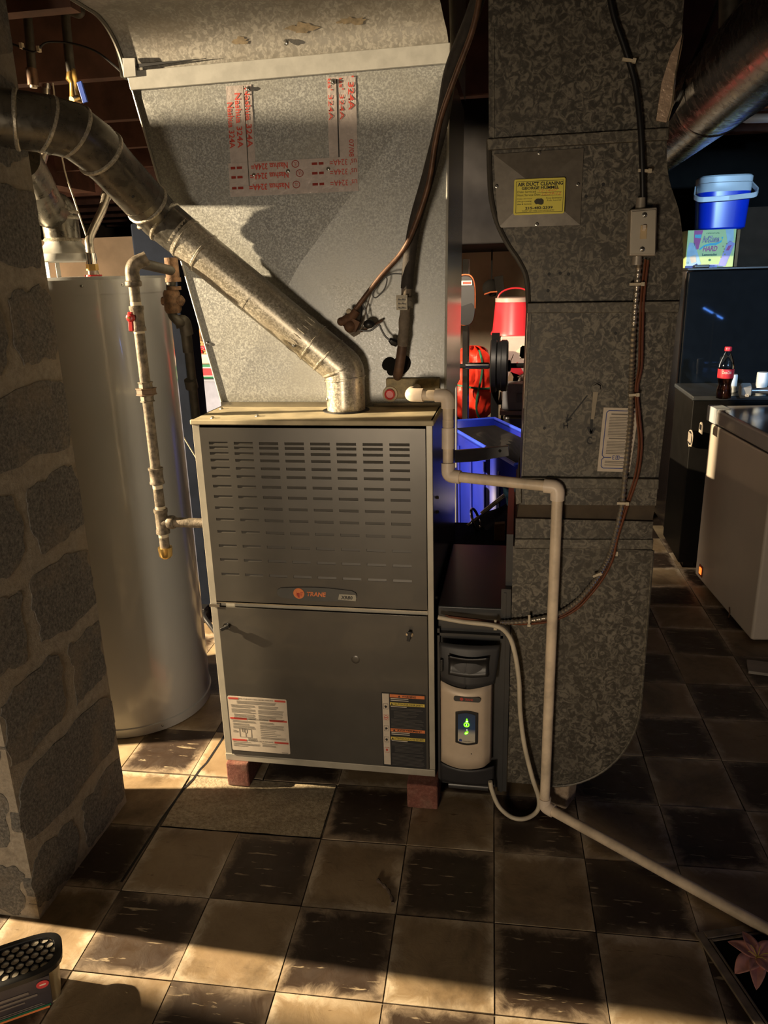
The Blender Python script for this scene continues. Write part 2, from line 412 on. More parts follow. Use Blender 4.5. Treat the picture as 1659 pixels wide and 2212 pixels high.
# bare cement where two tiles are missing, and the crack that runs off it
def patch(u, v):
    p = tpos(.02+1.96*u, .02+.96*v); p.z = .0005*math.sin(u*31+v*7)+.0008*math.sin(u*13-v*17)-.001; return p
obj('cement_patch', G().grid(patch, 30, 15), m_patch, floor)
ck = G(); cp = [(488, 1584), (470, 1612), (446, 1648), (432, 1662), (418, 1682), (400, 1700), (372, 1738), (350, 1768), (330, 1800), (262, 1905)]
for a, b_ in zip(cp[:-1], cp[1:]):
    p, q = Z(*a, .0006), Z(*b_, .0006); w = (q-p).cross(V((0, 0, 1))).normalized()*.0035
    ck.face([p-w, p+w, q+w, q-w])
obj('floor_crack', ck, m_ink, floor)
struct('wall_back', G().box(-1.30, 5, 3.4, 3.55, -.1, 2.42), m_beige)
struct('wall_shade_right', G().box(1.50, 4.6, 3.10, 3.16, -.1, 2.42), plain('shade_black', (.007, .006, .005), .9, 0, .2, spec=.1))  # near-black wall added as painted shade behind the fridge
struct('wall_back_left', G().box(-4.0, -1.30, 3.4, 3.5, -.1, 1.74), m_beige)
struct('wall_far', G().box(-4.2, 5, 9.9, 10.1, -.1, 2.42), m_beige)
struct('wall_outer_left', G().box(-4.25, -4.0, -3.4, 10, -.1, 2.42), m_deck)
struct('wall_right', G().box(4.6, 4.8, -3.4, 10, -.1, 2.42), m_deck)
ceil = struct('ceiling', G().box(-4.2, 5, -3.4, 10.2, 2.42, 2.55), m_deck)
y = .1
while y < 9.6:
    obj('joist', G().box(-3.9, -.24 if y < 1 else 4.5, y, y+.045, 2.06, 2.42), m_joist, ceil); y += .62
for y in (-.9, -.45, .1, .62): obj('joist', G().box(1.2 if y > -.2 else .8, 4.5, y, y+.045, 2.20, 2.42), m_joist, ceil)
obj('shade_girder', G().box(-1.98, -1.83, -3.0, 3.0, 1.985, 2.42), m_joist, ceil)  # unseen beam added to keep the work lamp off the joists
o = obj('boxed_soffit', G().box(.18, 1.30, 1.92, 3.38, 1.56, 2.30), m_matte, None, bevel=.01); tag(o, 'dark boxed trunk hanging over the exercise corner', 'duct')
obj('trunk_hanger', G().box(.20, .24, 2.0, 2.02, 2.30, 2.42).box(1.24, 1.28, 2.0, 2.02, 2.30, 2.42), m_matte, o)
# ------------------------------------------------------------------ block chimney at the left
CX, CY0, CY1, CXL = -.262, -.552, -.128, -.68
chim = struct('wall_left', G().box(CXL, CX, CY0, CY1, 0, 2.42), m_mortar)
def jitter_quad(a0, a1, z0, z1, j=.007, n=16):
    ph = [random.uniform(0, 6.3) for _ in range(6)]; out = []
    def w(t, k): return j*(math.sin(2.1*t+ph[k])+.6*math.sin(5.3*t+ph[k+1])+.35*math.sin(11*t+ph[k+2]))+random.uniform(-.0012, .0012)
    R_ = min(a1-a0, z1-z0)*.22
    for k in range(4*n):
        t = k/n; sd_, f = int(t), t-int(t)
        a, z = ((a0+(a1-a0)*f, z0), (a1, z0+(z1-z0)*f), (a1-(a1-a0)*f, z1), (a0, z1-(z1-z0)*f))[sd_]
        da, dz = min(a-a0, a1-a), min(z-z0, z1-z); c = max(0, R_-max(da, dz))/R_*.009
        a += w(t*2.2, 0)+(c if a < (a0+a1)/2 else -c); z += w(t*2.2+3, 3)+(c if z < (z0+z1)/2 else -c)
        out.append((min(a, CY1 - .001) if a1 > -.40 and a0 > CY0-.01 else a, z))
    return out
zb = -.037
for c in range(12):
    z0, z1 = max(.015, zb+c*.2125+.024), zb+(c+1)*.2125-.020
    if z1 > 2.4: z1 = 2.4
    sp = [-.355, None, -.30, -.40][c % 4]
    spans = [(CY0+.004, CY1-.002)] if sp is None else [(CY0+.004, sp-.019), (sp+.019, CY1-.002)]
    for a0, a1 in spans:
        pts = [V((CX-.02, a, z)) for a, z in jitter_quad(a0, a1, z0, z1)]
        obj('block', G().prism(pts, (.0212+random.uniform(0, .0016), 0, 0)), m_block, chim)
    for a0, a1 in ([(CXL+.01, CX-.03)] if c % 2 else [(CXL+.01, -.49), (-.445, CX-.025)]):
        pts = [V((a, CY0+.02, z)) for a, z in jitter_quad(a0, a1, z0, z1)]
        obj('block', G().prism(pts, (0, -.0215, 0)), m_block, chim)
# ================================================================== furnace
ZB, ZT, FW, FD = .078, 1.094, .621, .71
fur = thing('furnace', 'tall grey gas furnace with a louvred upper door, raised on old bricks', 'furnace', (.31, .35, ZB))
g = G(); g.box(0, .004, .004, FD, ZB, ZT); g.box(.004, FW-.004, FD-.004, FD, ZB, ZT); g.box(.004, FW-.004, .004, FD-.004, ZB, ZB+.004)
obj('cabinet', g, m_dark, fur)
obj('side_panel', G().box(FW-.004, FW, .004, FD, ZB, ZT), m_side, fur, label='dark glossy right side panel')
g = G(); g.box(0, .020, 0, .004, ZB+.02, ZT-.012); g.box(FW-.016, FW, 0, .004, ZB+.02, ZT-.012); g.box(0, FW, -.003, .004, ZB, ZB+.022); g.box(.02, FW-.016, .004, .010, .56, .60)
obj('front_frame', g, m_furnL, fur, bevel=.0015)
g = G(); g.box(-.004, FW+.004, -.004, FD+.004, ZT-.014, ZT)
obj('top_panel', g, m_cap, fur, bevel=.004)
XD0, XD1 = .021, FW-.017
rows = [1.034, 1.022, 1.007, .989, .968, .946, .919, .891, .860, .828, .794, .754, .714, .672]
cols = [.044+k*.0672 for k in range(8)]; SW, SH = .0505, .0072
xb = sorted([XD0, XD1]+[v for c in cols for v in (c, c+SW)]); zbk = sorted([.589, 1.074]+[v for r in rows for v in (r-SH/2, r+SH/2)])
holes = {(round(c, 4), round(r-SH/2, 4)) for c in cols for r in rows}
g = G(); vd = {}
def gv(x, z):
    k = (round(x, 5), round(z, 5))
    if k not in vd: vd[k] = g.b.verts.new((x, -.0045, z))
    return vd[k]
for a, b_ in zip(xb[:-1], xb[1:]):
    for c, d in zip(zbk[:-1], zbk[1:]):
        if (round(a, 4), round(c, 4)) in holes: continue
        g.b.faces.new((gv(a, c), gv(b_, c), gv(b_, d), gv(a, d)))
ud = obj('upper_door', g, m_furn, fur, solid=.002, flat=True)
lm = None
for r in rows:
    for c in cols:
        if lm is None:
            q = G(); q.prism([(-.001, -.0043, -SH/2-.0008), (-.001, -.0036, -SH/2-.0008), (-.001, -.0008, SH/2+.0008), (-.001, -.0015, SH/2+.0008)], (SW+.002, 0, 0))
            o = obj('louver', q, m_furn, ud, loc=(0, 0, 0), flat=True); lm = o.data
        else: o = bpy.data.objects.new('louver', lm); put(o, ud)
        o.matrix_basis = M.Translation((c, 0, r)); 
g = G(); g.box(XD0, XD1, -.0055, -.0035, .586, .592); obj('door_lip', g, m_sheet, ud)
g = G().box(XD0, XD1, -.0055, -.0025, ZB+.024, .574); ld = obj('lower_door', g, m_furn, fur, bevel=.0015)
obj('door_ledge', G().box(.0, .03, -.008, -.002, .574, .582), m_sheet, ld)
for px, py, rz in ((490, 1352, 1.1), (885, 1370, .15)):
    p = Y(px, py, -.006)
    lt = obj('latch', G().lathe([(.010, 0), (.010, .003), (.006, .004), (.006, .008)], p, 14, (0, -1, 0)), m_chrome, fur, label='quarter-turn latch knob')
    obj('latch_tab', G().box(-.0045, .0045, -.016, -.008, -.014, .014, M.Translation(p) @ M.Rotation(rz, 4, 'Y')), m_black, lt, bevel=.001)
obj('dent', G().lathe([(.012, 0), (.010, .0008), (.005, .001)], Y(768, 1425, -.0055), 16, (0, -1, 0)), m_furn, ld)
# name badge: a bowed lozenge with the roundel, the name and the model plate
bx0, bx1, bz0, bz1 = .197, .418, .608, .642
pts = []
for k in range(13): u = k/12; pts.append(V((bx0+.010+(bx1-bx0-.022)*u, -.0058, bz1-.003+.006*math.sin(math.pi*u))))
for k in range(5): a = math.radians(90-45*k); pts.append(V((bx1-.012+.012*math.cos(a), -.0058, (bz0+bz1)/2+.013*math.sin(a))))
for k in range(13): u = 1-k/12; pts.append(V((bx0+.010+(bx1-bx0-.022)*u, -.0058, bz0+.003-.006*math.sin(math.pi*u))))
for k in range(5): a = math.radians(-90-45*k); pts.append(V((bx0+.010+.010*math.cos(a), -.0058, (bz0+bz1)/2+.013*math.sin(a))))
bd = obj('name_badge', G().prism(pts, (0, -.0035, 0)), plain('badge_grey', (.075, .075, .07), .4), fur, bevel=.001)
yb = -.0097
g = G().lathe([(.0155, 0), (.0150, .001)], (.259, yb, .626), 28, (0, -1, 0)); obj('roundel', g, m_inko, bd)
g = G()
for k in range(4): g.box(.263, .2705-k*.0012, yb-.0016, yb-.001, .629-k*.0035, .6305-k*.0035); g.box(.2515, .2535+.004*(k > 0), yb-.0016, yb-.001, .629-k*.0035, .6305-k*.0035)
g.box(.2555, .2615, yb-.0016, yb-.001, .6145, .628); obj('roundel_mark', g, m_inkr, bd)
text(bd, 'TRANE', .281, .334, .619, .632, yb, m_inko, shear=.2, bold=.03)
g = G(); g.prism([V((.366, yb, .613)), V((.414, yb, .611)), V((.416, yb, .619)), V((.414, yb, .629)), V((.370, yb, .629))], (0, -.0006, 0)); obj('model_plate', g, plain('plate_tan', (.36, .34, .27), .4), bd)
text(bd, 'XR80', .374, .406, .615, .625, yb-.0008, m_ink, shear=.15, bold=.03)
# two labels on the lower door
yl = -.0064
il = card(fur, 'instruction_label', .0255, .201, .117, .2965, yl, m_paper, r=.004)
red = []
for z, a, b_, c, d, s in ((.287, .028, .058, .166, .198, 'FOR YOUR SAFETY READ BEFORE OPERATING'), (.2215, .028, .078, .146, .198, 'OPERATING INSTRUCTIONS'), (.150, .028, .072, .156, .198, 'TO TURN OFF GAS TO APPLIANCE')):
    red += [(a, b_, z, z+.0058), (c, d, z, z+.0058)]
    text(il, s, b_+.004, c-.004, z+.0012, z+.0048, yl-.0006, m_ink, bold=.01)
bars(il, red, yl-.0005, m_inkr, 'red_band')
R = []
R += lines(.052, .172, .2835, 3, .0036, .0016, .3)
for x0, x1, z1, n in ((.034, .106, .270, 3), (.034, .106, .257, 4), (.040, .106, .240, 5), (.116, .178, .270, 3), (.114, .194, .257, 4), (.114, .192, .240, 5), (.034, .104, .218, 2), (.034, .086, .209, 2), (.034, .102, .201, 3), (.116, .160, .217, 2), (.116, .190, .208, 4), (.116, .166, .192, 1), (.116, .160, .186, 1), (.116, .180, .180, 1), (.116, .165, .174, 1), (.116, .196, .168, 2), (.030, .086, .147, 1), (.030, .110, .142, 2), (.030, .076, .134, 1), (.118, .166, .147, 1), (.118, .160, .142, 2), (.176, .196, .121, 1), (.076, .104, .162, 3)):
    R += lines(x0, x1, z1, n, .0036, .0015)
bars(il, R, yl-.0005, m_inkg)
D = []
for x0, x1, z0, z1 in ((.052, .088, .164, .191), (.060, .066, .181, .191), (.068, .075, .178, .191)):
    for a, b_, c, d in ((x0, x1, z0, z0+.0007), (x0, x1, z1-.0007, z1), (x0, x0+.0007, z0, z1), (x1-.0007, x1, z0, z1)): D.append((a, b_, c, d))
D += [(.070, .0707, .164, .180), (.033, .041, .184, .1855), (.033, .041, .179, .1805)]
g = G()
for a, b_, c, d in D: g.box(a, b_, yl-.0005, yl-.0001, c, d)
g.prism([V((.043, yl-.0005, .1845)), V((.049, yl-.0005, .1815)), V((.043, yl-.0005, .1785))], (0, .0003, 0))
obj('valve_diagram', g, m_inkg, il)
wl = card(fur, 'warning_label', .474, .597, .104, .340, yl, m_ink, r=.003)
card(wl, 'pictogram_strip', .4765, .4955, .110, .337, yl-.0004, m_paper, t=.0003)
bars(wl, [(.498, .594, .3265, .336), (.498, .594, .219, .2285)], yl-.0005, m_inko, 'orange_band')
bars(wl, [(.498, .594, .3015, .311), (.498, .594, .1925, .202)], yl-.0005, m_inky, 'yellow_band')
for s, a, b_, z in (('WARNING', .532, .570, .3282), ('AVERTISSEMENT', .516, .586, .2207)): text(wl, s, a, b_, z, z+.006, yl-.001, m_ink, bold=.02)
for s, a, b_, z in (('CAUTION-FOR YOUR SAFETY', .508, .590, .3033), ('ATTENTION-POUR VOTRE SECURITE', .508, .590, .1945)): text(wl, s, a, b_, z, z+.0058, yl-.001, m_ink, bold=.01)
g = G()
for x, z in ((.524, .331), (.508, .2235), (.503, .306), (.503, .197)): g.prism([V((x-.0035, yl-.0008, z-.003)), V((x+.0035, yl-.0008, z-.003)), V((x, yl-.0008, z+.0032))], (0, .0003, 0))
obj('hazard_triangle', g, m_ink, wl)
R = lines(.500, .552, .324, 2, .0055, .0022)+lines(.500, .545, .299, 1, .005, .002)+lines(.500, .556, .217, 2, .0055, .0022)+lines(.500, .548, .190, 1, .005, .002)
bars(wl, R, yl-.0005, m_inkw, 'pale_print')
R = lines(.500, .593, .293, 2, .004, .0014)+lines(.508, .580, .283, 6, .0037, .0014, .6)+lines(.500, .593, .259, 9, .0040, .0014)+lines(.500, .593, .184, 3, .004, .0014)+lines(.508, .590, .171, 5, .004, .0014)+lines(.500, .593, .148, 10, .0040, .0014)
bars(wl, R, yl-.0005, plain('dim_print', (.085, .078, .072), .6), 'dim_print')
for k, z in enumerate((.297, .2625, .2275, .192, .158)):
    c = card(wl, 'pictogram', .4795, .4925, z-.0085, z+.0085, yl-.0008, m_paper, t=.0003); mm = m_inkr if k in (1, 4) else m_ink
    g = G(); F = .0006
    for a, b_, q, d in ((.4795, .4925, z-.0085, z-.0085+F), (.4795, .4925, z+.0085-F, z+.0085), (.4795, .4795+F, z-.0085, z+.0085), (.4925-F, .4925, z-.0085, z+.0085)): g.box(a, b_, yl-.0012, yl-.0008, q, d)
    if k == 1:
        g.tube([V((.486+.005*math.cos(t), yl-.001, z+.006*math.sin(t))) for t in [math.pi*2*i/14 for i in range(14)]], .0006, 5, closed=True); g.box(.4825, .4895, yl-.0013, yl-.0009, z-.001, z+.001)
    else:
        random.seed(k); g.prism([V((.486+.0045*random.uniform(.55, 1.)*math.cos(t), yl-.0009, z+.0055*random.uniform(.4, 1.)*math.sin(t))) for t in [math.pi*2*i/11 for i in range(11)]], (0, -.0004, 0))
    obj('pictogram_mark', g, mm, wl)
random.seed(11)
for p in ((.05, .02, ZT), (.16, .05, ZT), (.02, .16, ZT)): screw(fur, p, (0, 0, 1), .004)
for p in ((FW, .10, .83), (FW, .10, .87), (FW, .06, .60), (FW, .12, .50)): screw(fur, p, (1, 0, 0), .004)
# bricks under the corners
for i, (x0, x1, y0, y1, lb) in enumerate(((.004, .072, -.018, .18, 'chipped dark red brick under the left front corner of the furnace'), (.545, .632, -.045, .16, 'mortar-stained red brick under the right front corner of the furnace'))):
    o = obj('brick', G().box(x0, x1, y0, y1, 0, ZB), m_brick, None, bevel=.005, label=lb); tag(o, lb, 'brick', 'bricks under the furnace')
o = obj('mortar_chunk', G().prism([V((.925, .03, .0)), V((.985, .0, .0)), V((1.015, .06, .0)), V((.98, .12, .0)), V((.93, .11, .0))], (.006, .01, .082)), block_mat('pale_rubble', (.30, .22, .15), (.44, .34, .25), (.5, .4, .3), .4), None, bevel=.008)
tag(o, 'pale broken block chunk propping the curved return boot', 'block')
# ================================================================== air cleaner beside the furnace
ac = thing('air_cleaner', 'slim dark air cleaner with a beige front and green lit display, right of the furnace', 'air cleaner', (.72, .2, ZB))
A0, A1 = .630, .808
obj('housing', G().box(A0, A1, .012, .50, ZB-.03, .598), m_dark, ac, bevel=.004)
obj('front_rim', G().box(A0, A0+.006, -.004, .012, ZB-.03, .54).box(A1-.006, A1, -.006, .012, ZB-.03, .65).box(A0, A1, -.004, .012, .520, .528), m_furnL, ac, label='thin pale metal edge').data.materials[0] = m_dark
def bulge(u): return -.012-.032*max(0, math.sin(math.pi*min(1, max(0, u))))**.55
cx0, cx1 = .641, .776
def cov(u, v):
    x = cx0+(cx1-cx0)*u; z0 = .152-.010*math.sin(u*math.pi*.9+.2); z1 = .400-.012*math.sin(u*math.pi)
    return V((x, bulge(.08+.86*u) if u < .86 else bulge(.08+.86*.86)+(u-.86)*.17, z0+(z1-z0)*v))
obj('front_cover', G().grid(cov, 24, 8), m_beigeP, ac, solid=.003)
def cap(u, v):
    x = .636+(.795-.636)*u+(.006 if u < .5 else -.012)*(1-v); z0 = .402-.012*math.sin(u*math.pi); z1 = .508
    return V((x, bulge(.08+.84*u)*(1-.35*v)-.004*math.sin(math.pi*v), z0+(z1-z0)*v))
hc = obj('handle_cap', G().grid(cap, 20, 8), plain('cap_black', (.035, .035, .038), .5), ac, solid=.004)
def scoop(u, v):
    x = .662+.105*u; return V((x, bulge(.3)-.006+.016*math.sin(math.pi*v)*.6, .430+.055*v-.006*math.sin(math.pi*u)))
obj('handle_recess', G().grid(scoop, 12, 6), m_black, ac, solid=.003)
obj('side_clip', G().box(.640, .648, -.040, -.02, .432, .468), m_black, ac, bevel=.002)
def low(u, v):
    x = .638+(.785-.638)*u; z1 = .149-.010*math.sin(u*math.pi*.9+.2)
    return V((x, bulge(.08+.84*u)*(.55+.45*v), .078+(z1-.078)*v))
obj('lower_cover', G().grid(low, 20, 6), plain('lower_black', (.03, .03, .033), .5), ac, solid=.004)
obj('drip_bar', G().tube([(.66, -.01, .066), (.77, -.01, .066)], .012, 12), m_dark, ac)
ys = -.046
nb = card(ac, 'name_badge', .6765, .7475, .352, .3665, ys-.001, plain('badge_dark', (.05, .048, .045), .5), t=.006, r=.0065)
obj('roundel', G().lathe([(.0048, 0), (.0045, .0008)], (.6975, ys-.0012, .3595), 16, (0, -1, 0)), m_inkr, nb)
text(nb, 'TRANE', .7055, .7275, .3560, .3625, ys-.0018, m_inkr, bold=.02)
def arch(x0, x1, z0, z1, b, y_, t):
    pts = [V((x0+(x1-x0)*k/10, y_, z1-b+b*math.sin(math.pi*k/10))) for k in range(11)]+[V((x1-(x1-x0)*k/10, y_, z0+b-b*math.sin(math.pi*k/10))) for k in range(11)]
    return G().prism(pts, (0, t, 0))
ds = obj('display', arch(.681, .741, .219, .325, .007, ys-.0012, .008), m_black, ac, bevel=.0008)
obj('display_screen', arch(.688, .734, .226, .318, .005, ys-.0018, .0008), m_screen, ds)
yk = ys-.0024
g = G(); g.tube([V((.711+.0062*math.cos(t), yk, .2835+.0055*math.sin(t))) for t in [math.pi*2*i/20 for i in range(20)]], .0017, 6, closed=True)
g.prism([V((.7085, yk, .2925)), V((.7155, yk, .2925)), V((.7125, yk, .302)), V((.7108, yk, .302))], (0, -.0008, 0)); g.lathe([(.0062, 0), (.005, .001)], (.711, yk, .2585), 16, (0, -1, 0), sy=.55)
obj('indicator_light', g, m_led, ds, label='lit green indicator symbols')
g = G(); g.box(.7104, .7116, yk-.0012, yk-.0006, .281, .286); g.lathe([(.0012, 0), (.001, .0006)], (.712, yk, .2675), 8, (0, -1, 0)); g.box(.708, .714, yk-.0016, yk-.001, .2580, .2590); g.box(.709, .715, yk-.0016, yk-.001, .2925, .295)
obj('indicator_core', g, m_ledw, ds)
g = G().prism([V((.691, yk, .231)), V((.699, yk, .231)), V((.699, yk, .2365)), V((.695, yk, .239)), V((.691, yk, .2365))], (0, -.0004, 0)); obj('house_symbol', g, m_inkb, ds)
text(ds, 'CleanEffects', .7015, .730, .2305, .2335, yk, m_inkg)
obj('lamp_hole', G().lathe([(.0018, 0), (.0015, .0006)], (.724, ys+.001, .192), 8, (0, -1, 0)), m_ink, ac)
obj('top_flange', G().box(.805, .822, .02, .5, .64, .80).box(.795, .82, -.004, .02, .05, .66), m_dark, ac)
# ================================================================== supply plenum and trunk
PY = .20
sd = thing('supply_duct', 'flared galvanised plenum above the furnace turning into the ceiling trunk', 'duct', (.31, .45, ZT))
BL, BR, TLp, TR = V((.010, PY, ZT)), V((.634, PY, ZT)), V((-.156, PY, 1.905)), V((.645, PY, 1.905))
CC = V((.262, PY-.021, 1.47))
for nm, a, b_ in (('lower', BL, BR), ('right', BR, TR), ('upper', TR, TLp), ('left', TLp, BL)):
    obj('front_facet', G().face([a, b_, CC]), m_galv, sd)
BK = V((0, .55, 0))
g = G(); g.face([BL, TLp, TLp+BK, BL+BK]); g.face([BL+BK, BR+BK, TR+BK, TLp+BK]); obj('rear_panels', g, m_galv, sd)
obj('side_panel', G().face([BR, BR+BK, TR+BK, TR]), m_sheet, sd, label='smooth reflective right side of the plenum')
g = G(); g.tube([BL+V((0, -.002, 0)), TLp+V((0, -.002, 0))], .0035, 6); g.tube([BR+V((0, -.002, 0)), TR+V((0, -.002, 0))], .0035, 6); obj('corner_seam', g, m_cleat, sd)
obj('base_flange', G().box(.006, .34, PY-.006, PY, ZT, ZT+.014).box(.44, .63, PY-.004, PY, ZT, ZT+.010), m_sheet, sd)
# drive cleat, then the quarter-round elbow towards the room and the trunk under the joists
z0, z1 = 1.903, 1.942
obj('drive_cleat', G().prism([V((-.158, PY-.010, 1.897)), V((.648, PY-.010, 1.905)), V((.650, PY-.010, 1.947)), V((-.164, PY-.010, 1.940))], (0, .012, 0)), m_cleat, sd, bevel=.002)
RR = .105; n = 14
def trunk_prof():
    P = [(PY, 1.93), (PY, 1.945)]
    for k in range(1, n+1): t = k/n*math.pi/2; P.append((PY-RR+RR*math.cos(t), 1.945+RR*math.sin(t)))
    P.append((-3.2, 1.945+RR)); return P
P = trunk_prof()
g = G()
g.grid(lambda u, v: V((-.165-.03*u*min(1, u*3)+(.645+.165)*v, P[round(u*(len(P)-1))][0], P[round(u*(len(P)-1))][1])), len(P)-1, 6)
obj('elbow_underside', g, m_trunk, sd)
xl, xr = -.185, .648
g = G(); ring = [V((xl, a, b_)) for a, b_ in P]+[V((xl, -3.2, 2.36)), V((xl, .75, 2.36)), V((xl, .75, 1.93))]
g.face(ring); g.face([p+V((xr-xl, 0, 0)) for p in ring]); g.box(xl, xr, -3.2, .75, 2.34, 2.36)
obj('trunk_side', g, m_trunk, sd)
g = G(); g.tube([V((-.168-.0015*i, a-.003, b_)) for i, (a, b_) in enumerate(P)], .006, 6); obj('trunk_edge', g, plain('dark_edge', (.10, .09, .07), .6), sd)
obj('corner_clip', G().prism([V((-.168, PY-.016, 1.925)), V((-.135, PY-.016, 1.926)), V((-.133, PY-.016, 1.966)), V((-.166, PY-.016, 1.968))], (0, .006, 0)), m_cleat, sd, bevel=.001)
obj('lifted_seam', G().prism([V((-.135, PY-.014, 1.945)), V((.05, PY-.011, 1.954)), V((-.13, PY-.014, 1.953))], (0, .004, 0)), m_ink, sd)
m_flake = plain('rust_flake', (.24, .19, .12), .8, 0, .4, 60)
for cx, cz, w in ((.30, 2.0, .09), (.42, 2.005, .08), (.14, 1.985, .05)):
    random.seed(int(cx*100)); pts = []
    for k in range(18):
        t = math.pi*2*k/18; x = cx+w*.5*math.cos(t)*random.uniform(.5, 1.1); dz = .010*math.sin(t)*random.uniform(.3, 1.2); zz = cz+dz
        yy = PY-RR+math.sqrt(max(0, RR*RR-(zz-1.945)**2)); pts.append(V((x, yy-.0015, zz)))
    obj('flaking_patch', G().face(pts), m_flake, sd)
random.seed(5); screw(sd, (.255, PY-.008, 1.975), (0, -1, 0), .005)
# foil tape around the access patch
FAC = [(BL, BR), (BR, TR), (TR, TLp), (TLp, BL)]
def fy(x, z, d=.0008):
    """depth of the cross-broken front at (x, z), d in front of it"""
    for a, b_ in FAC:
        n_ = (b_-a).cross(CC-a); p = a+(V((x, 0, z))-V((a.x, 0, a.z)))
        y_ = a.y-(n_.x*(x-a.x)+n_.z*(z-a.z))/n_.y
        m_ = V((x, 0, z)); A, B_, C_ = [V((q.x, 0, q.z)) for q in (a, b_, CC)]
        def sg(u, v, w): return (v-u).cross(w-u).y
        s1, s2, s3 = sg(A, B_, m_), sg(B_, C_, m_), sg(C_, A, m_)
        if (s1 >= -1e-9 and s2 >= -1e-9 and s3 >= -1e-9) or (s1 <= 1e-9 and s2 <= 1e-9 and s3 <= 1e-9): return y_-d
    return PY-d
def conform(o, d):
    for v in o.data.vertices: v.co.y = fy(v.co.x, v.co.z, d)
    return o
def tape(x0, x1, z0, z1, d):
    random.seed(int(x0*1e4)); return obj('foil_tape', G().grid(lambda u, v: V((x0+(x1-x0)*u+random.uniform(-.0006, .0006), fy(x0+(x1-x0)*u, z0+(z1-z0)*v, d+random.uniform(0, .0004)), z0+(z1-z0)*v)), max(3, int((x1-x0)/.012)), max(3, int((z1-z0)/.012))), m_tape, sd)
t1 = tape(.092, .158, 1.66, 1.892, .0008); t2 = tape(.349, .421, 1.66, 1.895, .0008); t3 = tape(.086, .421, 1.636, 1.716, .0018)
def vmx(cx, cz): return M.Translation((cx, 0, cz)) @ M.Rotation(math.radians(90), 4, 'Y')
def tt_(par, d, *a, **k): conform(text(par, a[0], a[1], a[2], a[3], a[4], 0, m_inkr, **k), d)
for x, hh in ((.100, .03), (.121, .01), (.146, .0)): tt_(t1, .0018, 'Nashua 324A', -.085+hh, .05, -.0075, .0075, mx=vmx(x, 1.80), bold=.02)
for x in (.357, .385): tt_(t2, .0018, "us' 324A", -.092, .0, -.0055, .0055, mx=vmx(x, 1.80), bold=.01)
tt_(t2, .0018, "' 324A", -.095, -.02, -.0075, .0075, mx=vmx(.409, 1.80), bold=.02)
tt_(t2, .0018, '07/08', .045, .085, -.006, .006, mx=vmx(.406, 1.80), bold=.01)
for z, dx in ((1.704, 0), (1.682, .004), (1.6565, .008)):
    tt_(t3, .0028, 'Nashua 324A=', .146-dx, .242+dx*.2, z-.0075, z+.0075, flip=True, bold=.02)
    tt_(t3, .0028, "us' 324A=", .350, .418, z-.007, z+.007, flip=True)
    for x0, x1 in ((.092, .104), (.108, .122), (.304, .318), (.322, .334)): conform(bars(t3, [(x0, x1, z-.003, z+.003)], 0, m_inkr, 'red_print'), .0027)
for x, z in ((.262, 1.706), (.272, 1.684), (.262, 1.658)):
    conform(obj('certification_mark', G().tube([V((x+.009*math.cos(t), 0, z+.008*math.sin(t))) for t in [math.pi*2*i/18 for i in range(18)]], .0009, 5, closed=True), m_inkr, t3), .0027)
    tt_(t3, .0028, 'UL', x-.004, x+.004, z-.004, z+.004, flip=True)
for x, z, r_ in ((.152, 1.685, .004), (.242, 1.690, .004), (.346, 1.690, .004), (.150, 1.882, .0045), (.364, 1.885, .0045)): screw(sd, (x, fy(x, z, .001), z), r=r_)
for px, py, r_ in ((448, 742, .0045), (865, 760, .003)): q = Y(px, py, PY-.006); screw(sd, (q.x, fy(q.x, q.z, 0), q.z), r=r_)
def ridge(nm, x, w_, z0, z1, m, d): return conform(obj(nm, G().grid(lambda u, v: V((x+w_*u, 0, z0+(z1-z0)*v)), 1, 10), m, sd), d)
ridge('joint_line', .137, .0022, 1.66, 1.89, m_sheet, .0022); ridge('joint_gap', .3725, .003, 1.70, 1.89, m_ink, .0015)
ridge('joint_line', .145, .0, 1.66, 1.66, m_sheet, .002) if 0 else None
# drain fitting at the foot of the plenum, and the black sealant round the line set
dp = obj('drain_plate', G().box(.478, .620, PY-.018, PY, 1.118, 1.172), plain('tan_resin', (.30, .24, .12), .6, 0, .4, 60), sd, bevel=.003)
c = Y(843, 851, PY-.018); obj('red_cap', G().lathe([(.021, 0), (.020, .004)], c, 22, (0, -1, 0)), plain('cap_ring', (.50, .42, .28), .6), dp); obj('red_plug', G().lathe([(.0145, 0), (.014, .008), (.010, .009), (.010, .006)], c+V((0, -.004, 0)), 20, (0, -1, 0)), m_red, dp)
g = G(); cs = Y(858, 788, PY-.002)
for dx, dz, r in ((-.022, .004, .024), (.01, .0, .034), (-.012, -.012, .020)): g.lathe([(r, 0), (r*.8, .006), (r*.3, .008)], cs+V((dx, 0, dz)), 18, (0, -1, 0), sy=.8)
obj('sealant', g, m_matte, sd)
